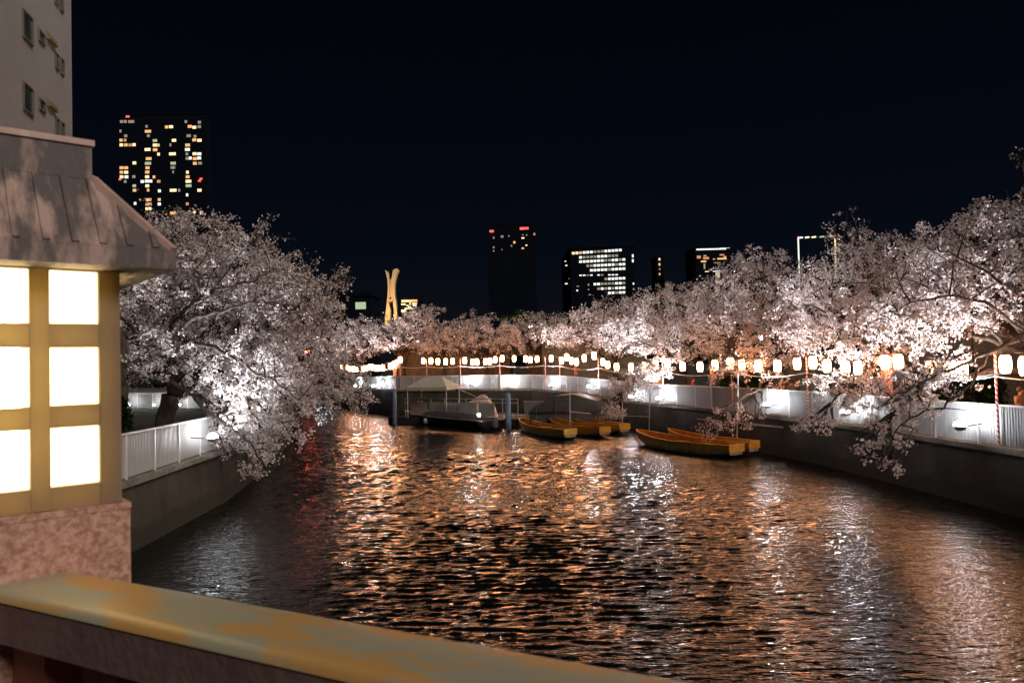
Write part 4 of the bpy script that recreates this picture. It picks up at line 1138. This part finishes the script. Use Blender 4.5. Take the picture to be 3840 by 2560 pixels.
for k in range(-3, 4):
    dz = k * fl
    bwin(84, 119, 306, 408, dz, 'window', M['dark_glass'], 0)
    bwin(144, 165, 368, 407, dz, 'window', M['dark_glass'], 0)
    bwin(174, 203, 368, 396, dz, 'vent_hood', M['brown_metal'], 0)
    bwin(207, 218, 441, 497, dz, 'window', M['dark_glass'], 0)
    bwin(226, 237, 457, 512, dz, 'window', M['dark_glass'], 0)

# ------------------------------------------------------------------ far buildings with lit windows
WINMESH = {}
def winmesh(mat):
    if mat not in WINMESH: WINMESH[mat] = box_mesh('window', (1, 0.3, 1), M[mat])
    return WINMESH[mat]
def far_building(name, label, x0, x1, ytop, d, wins, cat='building', depth=18, mat='tower_wall', top_extra=()):
    a, b = P(x0, ytop, d), P(x1, ytop, d)
    zt = (a.z + b.z) / 2
    root = empty(name, ((a.x + b.x) / 2, d, 2.0), label, cat)
    MB().box(((a.x + b.x) / 2, d + depth / 2, zt / 2 + 1), (b.x - a.x, depth, zt - 2), ).build('wall', M[mat], root)
    MB().box(((a.x + b.x) / 2, d + depth / 2, zt + 0.3), (b.x - a.x + 0.6, depth + 0.6, 0.6)).build('parapet', M[mat], root)
    for (x, y, w, h, m) in wins:
        p = P(x, y, d)
        o = link(bpy.data.objects.new('window', winmesh(m)), root)
        o.location = Vector((p.x, d - 0.1, p.z)) - root.location
        o.scale = (w * d / F, 1, h * d / F)
    return root
T = []
def tw(zx, zy, w, m, h=38): T.append((400 + zx * 0.2679, 400 + zy * 0.2679, w * 0.2679 * 0.9, h * 0.2679, m))
for zx, zy, w, m in [(210, 212, 45, 'win_dim'), (262, 212, 45, 'win_dim'), (345, 212, 90, 'win_dim'), (195, 345, 28, 'win_dim'), (268, 412, 45, 'win_dim'), (203, 472, 45, 'win_amber'), (260, 472, 36, 'win_orange'),
    (207, 538, 50, 'win_warm'), (272, 538, 50, 'win_amber'), (330, 540, 45, 'win_orange'), (385, 535, 45, 'win_warm'), (560, 280, 30, 'win_dim'), (580, 348, 92, 'win_amber'), (585, 410, 40, 'win_dim'),
    (840, 288, 45, 'win_amber'), (902, 284, 60, 'win_warm'), (1110, 213, 36, 'win_dim'), (1300, 222, 45, 'win_dim'), (1165, 280, 60, 'win_amber'), (1228, 292, 55, 'win_warm'), (1298, 283, 50, 'win_dim'),
    (1150, 410, 62, 'win_dim'), (1238, 418, 40, 'win_dim'), (1228, 468, 60, 'win_amber'), (1300, 474, 62, 'win_warm'), (678, 478, 66, 'win_green'), (944, 474, 62, 'win_warm'), (893, 538, 26, 'win_dim'), (1135, 540, 70, 'win_amber'),
    (680, 541, 66, 'win_warm'), (730, 541, 26, 'win_amber'), (574, 602, 88, 'win_warm'), (680, 606, 66, 'win_amber'), (1132, 602, 72, 'win_white'), (728, 668, 36, 'win_warm'), (1125, 665, 36, 'win_dim'), (1232, 662, 58, 'win_warm'), (1298, 664, 58, 'win_white'),
    (922, 663, 100, 'win_warm'), (590, 730, 84, 'win_amber'), (1130, 728, 50, 'win_dim'), (1172, 722, 40, 'win_white'), (1235, 730, 60, 'win_amber'), (1296, 722, 56, 'win_white'), (390, 790, 52, 'win_warm'), (580, 796, 92, 'win_green'),
    (932, 794, 80, 'win_green'), (1236, 796, 56, 'win_amber'), (1308, 794, 56, 'win_dim'), (210, 858, 56, 'win_amber'), (274, 858, 58, 'win_amber'), (574, 858, 60, 'win_amber'), (928, 854, 66, 'win_dim'), (208, 920, 48, 'win_amber'), (274, 920, 58, 'win_warm'),
    (570, 918, 62, 'win_amber'), (1132, 920, 36, 'win_warm'), (932, 915, 20, 'win_dim'), (210, 984, 50, 'win_warm'), (278, 985, 54, 'win_white'), (382, 982, 45, 'win_dim'), (568, 984, 58, 'win_warm'), (664, 986, 36, 'win_amber'), (1135, 984, 56, 'win_amber'),
    (262, 1050, 36, 'win_dim'), (500, 1050, 46, 'win_white'), (562, 1044, 54, 'win_white'), (616, 1044, 50, 'win_white'), (730, 1048, 50, 'win_orange'), (1146, 1046, 84, 'win_warm'), (388, 1110, 50, 'win_green'), (570, 1110, 54, 'win_warm'), (1148, 1108, 86, 'win_green'),
    (392, 1172, 50, 'win_amber'), (582, 1170, 30, 'win_amber'), (740, 1180, 40, 'win_white'), (932, 1172, 100, 'win_warm'), (1300, 1172, 60, 'win_warm'), (1016, 1172, 30, 'win_dim'), (1128, 1236, 30, 'win_white'), (588, 1304, 84, 'win_amber'), (738, 1302, 40, 'win_amber'),
    (588, 1366, 90, 'win_amber'), (738, 1364, 44, 'win_white'), (400, 1356, 34, 'win_white'), (586, 1430, 88, 'win_warm'), (932, 1490, 92, 'win_amber'), (1154, 1476, 36, 'win_white'), (1228, 1476, 36, 'win_warm'), (1326, 1482, 40, 'win_warm'), (1130, 1362, 40, 'win_orange')]:
    tw(zx, zy, w, m)
for zx, zy, w in [(296, 142, 55), (188, 1018, 36), (1322, 1012, 40), (1300, 1040, 40)]:
    tw(zx, zy, w, 'red_light', 26)
far_building('apartment_tower', 'dark high-rise apartment tower with scattered amber windows behind the left cherry tree', 436, 772, 430, 330, T, depth=4)

def z3(zx, zy, w, h, m): return (1780 + zx * 0.4252, 800 + zy * 0.4252, w * 0.4252, h * 0.4252, m)
O = []
rows = [(352, 322, range(0, 14)), (392, 369, range(2, 13)), (430, 407, range(2, 15)), (469, 448, range(4, 15)), (510, 488, range(5, 15)), (548, 540, (2, 3, 4, 5, 7, 8, 10, 11, 12)), (592, 572, range(9, 15)), (632, 614, range(6, 15)), (674, 656, range(7, 15)), (716, 696, range(10, 15))]
rnd = random.Random(4)
for r, (ya, yb, ks) in enumerate(rows):
    for k in ks:
        m = 'win_white' if rnd.random() < 0.72 else 'win_dim'
        if (r, k) == (0, 2): m = 'win_amber'
        if r == 0 and k < 2: m = 'win_warm'
        O.append(z3(870 + 31.8 * k, ya + (yb - ya) * k / 14, 24 if r != 5 else 22, 20 if r != 5 else 10, m))
O += [z3(1394, 375, 14, 26, 'win_white'), z3(1394, 418, 14, 26, 'win_white'), z3(1400, 620, 12, 16, 'win_white'), z3(1402, 668, 12, 16, 'win_dim'), z3(1004, 630, 14, 16, 'win_dim'), z3(1004, 672, 12, 10, 'win_dim'), z3(1015, 717, 24, 8, 'win_dim'),
      z3(904, 680, 14, 12, 'win_white'), z3(910, 643, 20, 8, 'win_dim')]
far_building('office_block', 'office block with bright rows of white windows above the right cherry trees', 2138, 2378, 928, 300, O, depth=25)
far_building('dark_high_rise', 'dark high-rise with red warning lights and few lit windows near the middle', 1826, 2006, 842, 520,
    [z3(150, 158, 36, 20, 'red_light'), z3(420, 134, 44, 22, 'red_light'), z3(460, 132, 30, 20, 'red_light'), z3(168, 216, 12, 18, 'win_dim'), z3(242, 205, 22, 20, 'win_dim'), z3(301, 200, 14, 10, 'win_dim'), z3(350, 256, 18, 20, 'win_amber'), z3(425, 218, 24, 12, 'win_warm'),
     z3(458, 193, 14, 10, 'win_dim'), z3(168, 300, 14, 16, 'win_dim'), z3(168, 332, 12, 12, 'win_dim'), z3(325, 287, 12, 14, 'win_dim'), z3(424, 308, 22, 12, 'win_amber'), z3(456, 282, 16, 10, 'win_warm'), z3(424, 190, 12, 8, 'win_dim'), z3(240, 320, 10, 8, 'win_dim'), z3(526, 184, 16, 18, 'win_orange')], depth=25)
far_building('slim_block', 'dim block with a few scattered lights left of the office block', 2112, 2136, 965, 310, [z3(800, 423, 14, 8, 'win_white'), z3(808, 460, 18, 10, 'win_white'), z3(838, 576, 12, 14, 'win_white'), z3(808, 620, 24, 10, 'win_white')], depth=12)
far_building('stair_tower', 'slim dark tower with one column of lit landings right of the office block', 2460, 2486, 965, 300,
    [z3(1629, 405, 14, 20, 'win_warm'), z3(1629, 450, 14, 22, 'win_amber'), z3(1631, 492, 12, 16, 'win_dim'), z3(1631, 536, 12, 18, 'win_amber')], depth=10)
AM = [z3(2085, 316, 262, 12, 'win_white'), z3(2205, 305, 90, 8, 'win_green'), z3(1976, 386, 34, 24, 'win_orange'), z3(2030, 374, 24, 12, 'win_orange'), z3(2018, 424, 46, 14, 'win_amber'), z3(2040, 395, 50, 20, 'win_orange'), z3(2180, 366, 40, 12, 'win_orange'), z3(2180, 400, 80, 14, 'win_amber'),
      z3(2206, 384, 24, 14, 'win_orange'), z3(2110, 404, 20, 10, 'win_orange'), z3(2140, 436, 50, 8, 'win_dim'), z3(2026, 466, 14, 50, 'win_dim'), z3(2048, 513, 34, 6, 'win_warm'), z3(2150, 510, 100, 8, 'win_white')]
for r in range(11):
    AM.append(z3(2142, 530 + r * 19, 38, 8, 'win_warm' if r % 3 else 'win_white'))
    if r < 4: AM.append(z3(2195, 528 + r * 19, 24, 8, 'win_dim'))
far_building('hotel_block', 'tall block with a bright roof strip and amber windows above the right cherry trees', 2606, 2738, 930, 280, AM, depth=16)
z2 = lambda zx, zy, w, h, m: (1380 + zx * 0.15306, 960 + zy * 0.15306, w * 0.15306, h * 0.15306, m)
far_building('gold_building', 'small gold-lit building right of the golden split tower', 1504, 1566, 1124, 230,
    [z2(920, 1100, 200, 60, 'win_amber'), z2(1120, 1090, 180, 60, 'win_amber'), z2(870, 1180, 110, 30, 'win_warm'), z2(1145, 1205, 90, 36, 'win_white'), z2(1140, 1160, 120, 24, 'win_warm'), z2(970, 1215, 50, 26, 'win_warm'), z2(1020, 1245, 60, 24, 'win_warm'),
     z2(1000, 1282, 200, 24, 'win_warm'), z2(1150, 1274, 90, 24, 'win_green'), z2(880, 1326, 120, 24, 'win_warm'), z2(865, 1360, 90, 20, 'win_warm'), z2(1030, 1130, 40, 130, 'win_orange'), z2(1035, 1052, 50, 30, 'red_light'), z2(1190, 1048, 50, 24, 'red_light')], depth=10)
far_building('low_house_block', 'dark low building with two pale windows right of the left cherry tree', 1225, 1390, 1110, 120, [(1353, 1146, 38, 26, 'win_green'), (1289, 1150, 12, 20, 'win_dim')], depth=8)

# lit portal frame behind the right trees
root = empty('portal_frame', P(3065, 1100, 150), 'tall lit white portal frame standing above the right cherry trees', 'frame')
root.location.z = 2.0
def pf(x, y, d=150): return P(x, y, d)
for xa, ya, xb, yb, m in ((2993, 892, 2998, 1050, 'win_white'), (3131, 886, 3134, 1040, 'win_warm')):
    a, b = pf(xa, ya), pf(xb, yb)
    MB().tube([b, a], 0.14, 6).build('post', M[m], root)
    MB().tube([(b.x, b.y, 2.0), b], 0.2, 6).build('post_foot', M['dark_steel'], root)
a, b = pf(2993, 892), pf(3131, 886)
MB().bar(a + Vector((0, 0.25, 0)), b + Vector((0, 0.25, 0)), 0.2, 0.28).build('beam', M['dark_steel'], root)
for t, m in ((0.06, 'win_white'), (0.24, 'win_white'), (0.42, 'win_warm'), (0.64, 'win_green'), (0.9, 'win_warm')):
    c = a.lerp(b, t)
    MB().bar(c - Vector((0.42, 0.1, 0.03)), c + Vector((0.42, -0.1, 0.05)), 0.16, 0.3).build('light_strip', M[m], root)
for c in (a, b):
    MB().lathe([(0.05, 0.1), (0.16, 0.2), (0.05, 0.32)], 8, tuple(c)).build('warning_light', M['red_light'], root)

# golden split tower
GD = 240
root = empty('split_tower', (P(1466, 1180, GD).x, GD, 2), 'golden floodlit tower split into two curved blades at its top', 'tower')
def gout(pts): return [P(1380 + zx * 0.15306, 960 + zy * 0.15306, GD) for zx, zy in pts]
left = [(418, 345), (445, 360), (485, 385), (505, 460), (520, 560), (528, 680), (528, 800), (528, 960), (520, 1060), (500, 1120), (545, 1300), (540, 1700), (400, 1700), (430, 1390), (455, 1180), (475, 960), (487, 780), (470, 560), (445, 440)]
right = [(610, 345), (650, 318), (715, 305), (745, 330), (735, 370), (705, 430), (670, 560), (650, 680), (648, 800), (655, 960), (680, 1100), (705, 1340), (745, 1700), (640, 1700), (632, 1330), (605, 1100), (575, 1040), (560, 960), (560, 800), (566, 680), (575, 570), (590, 450)]
core = [(530, 560), (575, 560), (578, 1045), (520, 1045)]
MB().prism(gout(left), (0, 2.6, 0)).build('blade', M['gold'], root)
MB().prism(gout(right), (0, 2.6, 0)).build('blade', M['gold'], root)
MB().prism([q + Vector((0, 0.6, 0)) for q in gout(core)], (0, 1.4, 0)).build('core', M['gold'], root)
MB().prism([q + Vector((0, -0.2, 0)) for q in gout([(505, 1070), (605, 1040), (640, 1110), (600, 1080), (560, 1080), (520, 1130)])], (0, 2.9, 0)).build('arch', M['gold'], root)
sp = bpy.data.lights.new('tower_uplight', 'SPOT'); sp.energy = 26000; sp.color = (1.0, 0.62, 0.26); sp.spot_size = R(75); sp.spot_blend = 0.5; sp.shadow_soft_size = 0.4
so = bpy.data.objects.new('tower_uplight', sp); col.objects.link(so); so.parent = root
so.location = Vector((2.0, -17, 8)); so.rotation_euler = (Vector((0, 0, 27)) - so.location).to_track_quat('-Z', 'Y').to_euler()

# ------------------------------------------------------------------ the bridge: railing, deck, stone lantern
ev = Vector((0.882, -0.471, 0)).normalized(); nv = Vector((0.471, 0.882, 0)).normalized()
def br(u, n, z): return ev * u + nv * n + Vector((0, 0, z))
tag(MB().box(br(0.4, -2.3, 2.98), (9.0, 6.6, 0.3), ev, nv, (0, 0, 1)).build('bridge_deck', M['deck']), kind='structure')
root = empty('bridge_railing', br(0, 1.07, 3.13), 'worn bridge handrail with ochre rust patches in the foreground', 'railing')
RT, RTh = 4.2, 0.118
prof = [(0.971, RT - RTh), (0.971, RT - 0.022), (0.976, RT - 0.010), (0.988, RT - 0.002), (1.0, RT), (1.14, RT + 0.002), (1.156, RT - 0.003), (1.164, RT - 0.012), (1.166, RT - 0.025), (1.166, RT - RTh)]
mb = MB()
for u in (-2.06, 3.4):
    mb.v += [tuple(br(u, n, z)) for n, z in prof]
m = len(prof)
mb.f += [(i, i + 1, m + i + 1, m + i) for i in range(1, m - 1)]
o = mb.build('handrail_top', M['rail'], root, True, True)
MB().box(br(0.67, 1.0685, RT - 0.072), (5.46, 0.192, 0.09), ev, nv, (0, 0, 1)).build('handrail_body', M['rail_side'], root)
u = -1.86
while u < 3.2:
    MB().box(br(u, 1.075, 3.6), (0.125, 0.10, 0.98), ev, nv, (0, 0, 1)).build('baluster', M['baluster'], root)
    u += 0.27
MB().box(br(0.67, 1.075, 3.18), (5.46, 0.16, 0.1), ev, nv, (0, 0, 1)).build('bottom_rail', M['rail_side'], root)

la = Vector((0.76, 0.65, 0)).normalized(); lb = Vector((0.65, -0.76, 0)).normalized()
LC = la * 0.3185 + lb * (-2.39)
HW = 0.1845
def lp(a, b, z): return LC + la * a + lb * b + Vector((0, 0, z))
root = empty('stone_lantern', (LC.x, LC.y, 3.1), 'glowing lattice lantern under a hipped roof on the granite bridge pillar', 'lantern')
hb = 0.2005
ped = MB().box(lp(0, 0, 3.70), (hb * 2, hb * 2, 1.29), la, lb, (0, 0, 1)).build('pedestal', M['granite'], root)
MB().box(lp(0, 0, 4.349), (hb * 2 + 0.004, hb * 2 + 0.004, 0.016), la, lb, (0, 0, 1)).build('pedestal_edge', M['granite'], root)
for a in (-0.12, -0.02):
    MB().box(lp(a - 0.09, hb + 0.002, 4.18), (0.012, 0.006, 0.2), la, lb, (0, 0, 1)).build('carved_line', M['granite'], ped)
rowsz = [(4.7 + .132, 4.7 + .278), (4.7 - .079, 4.7 + .070), (4.7 - .285, 4.7 - .136)]
fw = [(-HW, -HW + 0.05), (-0.0215, 0.0215), (HW - 0.05, HW)]         # vertical bars
colz = [(-HW + 0.05, -0.0215), (0.0215, HW - 0.05)]
z0, z1 = 4.357, 4.973
def lface(sa, sb, fl):
    """one side of the lattice: sa along, sb outward"""
    t = 0.030
    for x0, x1 in fw:
        if x0 < -0.1: x0 += 0.0 if fl else t + 0.002
        if x1 > 0.1: x1 -= 0.0 if fl else t + 0.002
        MB().box(LC + sa * ((x0 + x1) / 2) + sb * (HW - t / 2) + Vector((0, 0, (z0 + z1) / 2)), (x1 - x0, t, z1 - z0 - 0.004), sa, sb, (0, 0, 1)).build('lattice_bar', M['lattice'], root)
    hz = [(z0, rowsz[2][0]), (rowsz[2][1], rowsz[1][0]), (rowsz[1][1], rowsz[0][0]), (rowsz[0][1], z1 - 0.004)]
    for a0, a1 in colz:
        for h0, h1 in hz:
            MB().box(LC + sa * ((a0 + a1) / 2) + sb * (HW - t / 2 - 0.001) + Vector((0, 0, (h0 + h1) / 2)), (a1 - a0 - 0.001, t - 0.003, h1 - h0 - 0.001), sa, sb, (0, 0, 1)).build('lattice_bar', M['lattice'], root)
        for h0, h1 in rowsz:
            MB().box(LC + sa * ((a0 + a1) / 2) + sb * (HW - 0.021) + Vector((0, 0, (h0 + h1) / 2)), (a1 - a0 - 0.002, 0.006, h1 - h0 - 0.002), sa, sb, (0, 0, 1)).build('pane', M['pane'], root)
lface(la, lb, True); lface(lb * -1, la, False); lface(la * -1, lb * -1, True); lface(lb, la * -1, False)
M['bulb'] = emit_mat('lamp_tube', (1.0, 0.80, 0.46), 22.0)
MB().tube([lp(-0.06, 0.06, 4.46), lp(-0.06, 0.06, 4.93)], 0.035, 10).build('lamp_tube', M['bulb'], root)
# roof: eave slab, hipped slopes with battens, cap
eh, ch = HW + 0.112, HW - 0.053
MB().box(lp(0, 0, 4.998), (eh * 2, eh * 2, 0.05), la, lb, (0, 0, 1)).build('eave', M['stone_roof'], root)
roof = MB()
ze, zc = 5.0235, 5.224
q0 = [lp(x, y, ze) for x, y in ((-eh, -eh), (eh, -eh), (eh, eh), (-eh, eh))]
q1 = [lp(x, y, zc) for x, y in ((-ch, -ch), (ch, -ch), (ch, ch), (-ch, ch))]
roof.add(q0 + q1, [(0, 1, 5, 4), (1, 2, 6, 5), (2, 3, 7, 6), (3, 0, 4, 7), (0, 3, 2, 1), (4, 5, 6, 7)])
rf = roof.build('roof', M['stone_roof'], root)
for x, y in ((eh, eh), (-eh, eh), (eh, -eh)):
    sx, sy = math.copysign(1, x), math.copysign(1, y)
    MB().bar(lp(x - 0.006 * sx, y - 0.006 * sy, ze), lp(sx * ch, sy * ch, zc + 0.004), 0.026, 0.02).build('hip_ridge', M['roof_batten'], rf)
for k in range(-4, 5):
    a = k * 0.062
    for sa, sb in ((la, lb), (lb * -1, la)):
        zt = zc if abs(a) < ch else zc - (abs(a) - ch) / (eh - ch) * (zc - ze)
        bt_ = ch + (abs(a) - ch if abs(a) > ch else 0)
        if zt - ze < 0.03: continue
        MB().bar(LC + sa * a + sb * (eh - 0.004) + Vector((0, 0, ze + 0.002)), LC + sa * a + sb * bt_ + Vector((0, 0, zt)), 0.016, 0.014).build('batten', M['stone_roof'], rf)
MB().box(lp(0, 0, 5.27), (ch * 2, ch * 2, 0.09), la, lb, (0, 0, 1)).build('roof_cap', M['stone_roof'], root)
MB().box(lp(0, 0, 5.3235), (ch * 2 + 0.012, ch * 2 + 0.012, 0.016), la, lb, (0, 0, 1)).build('cap_edge', M['roof_batten'], root)
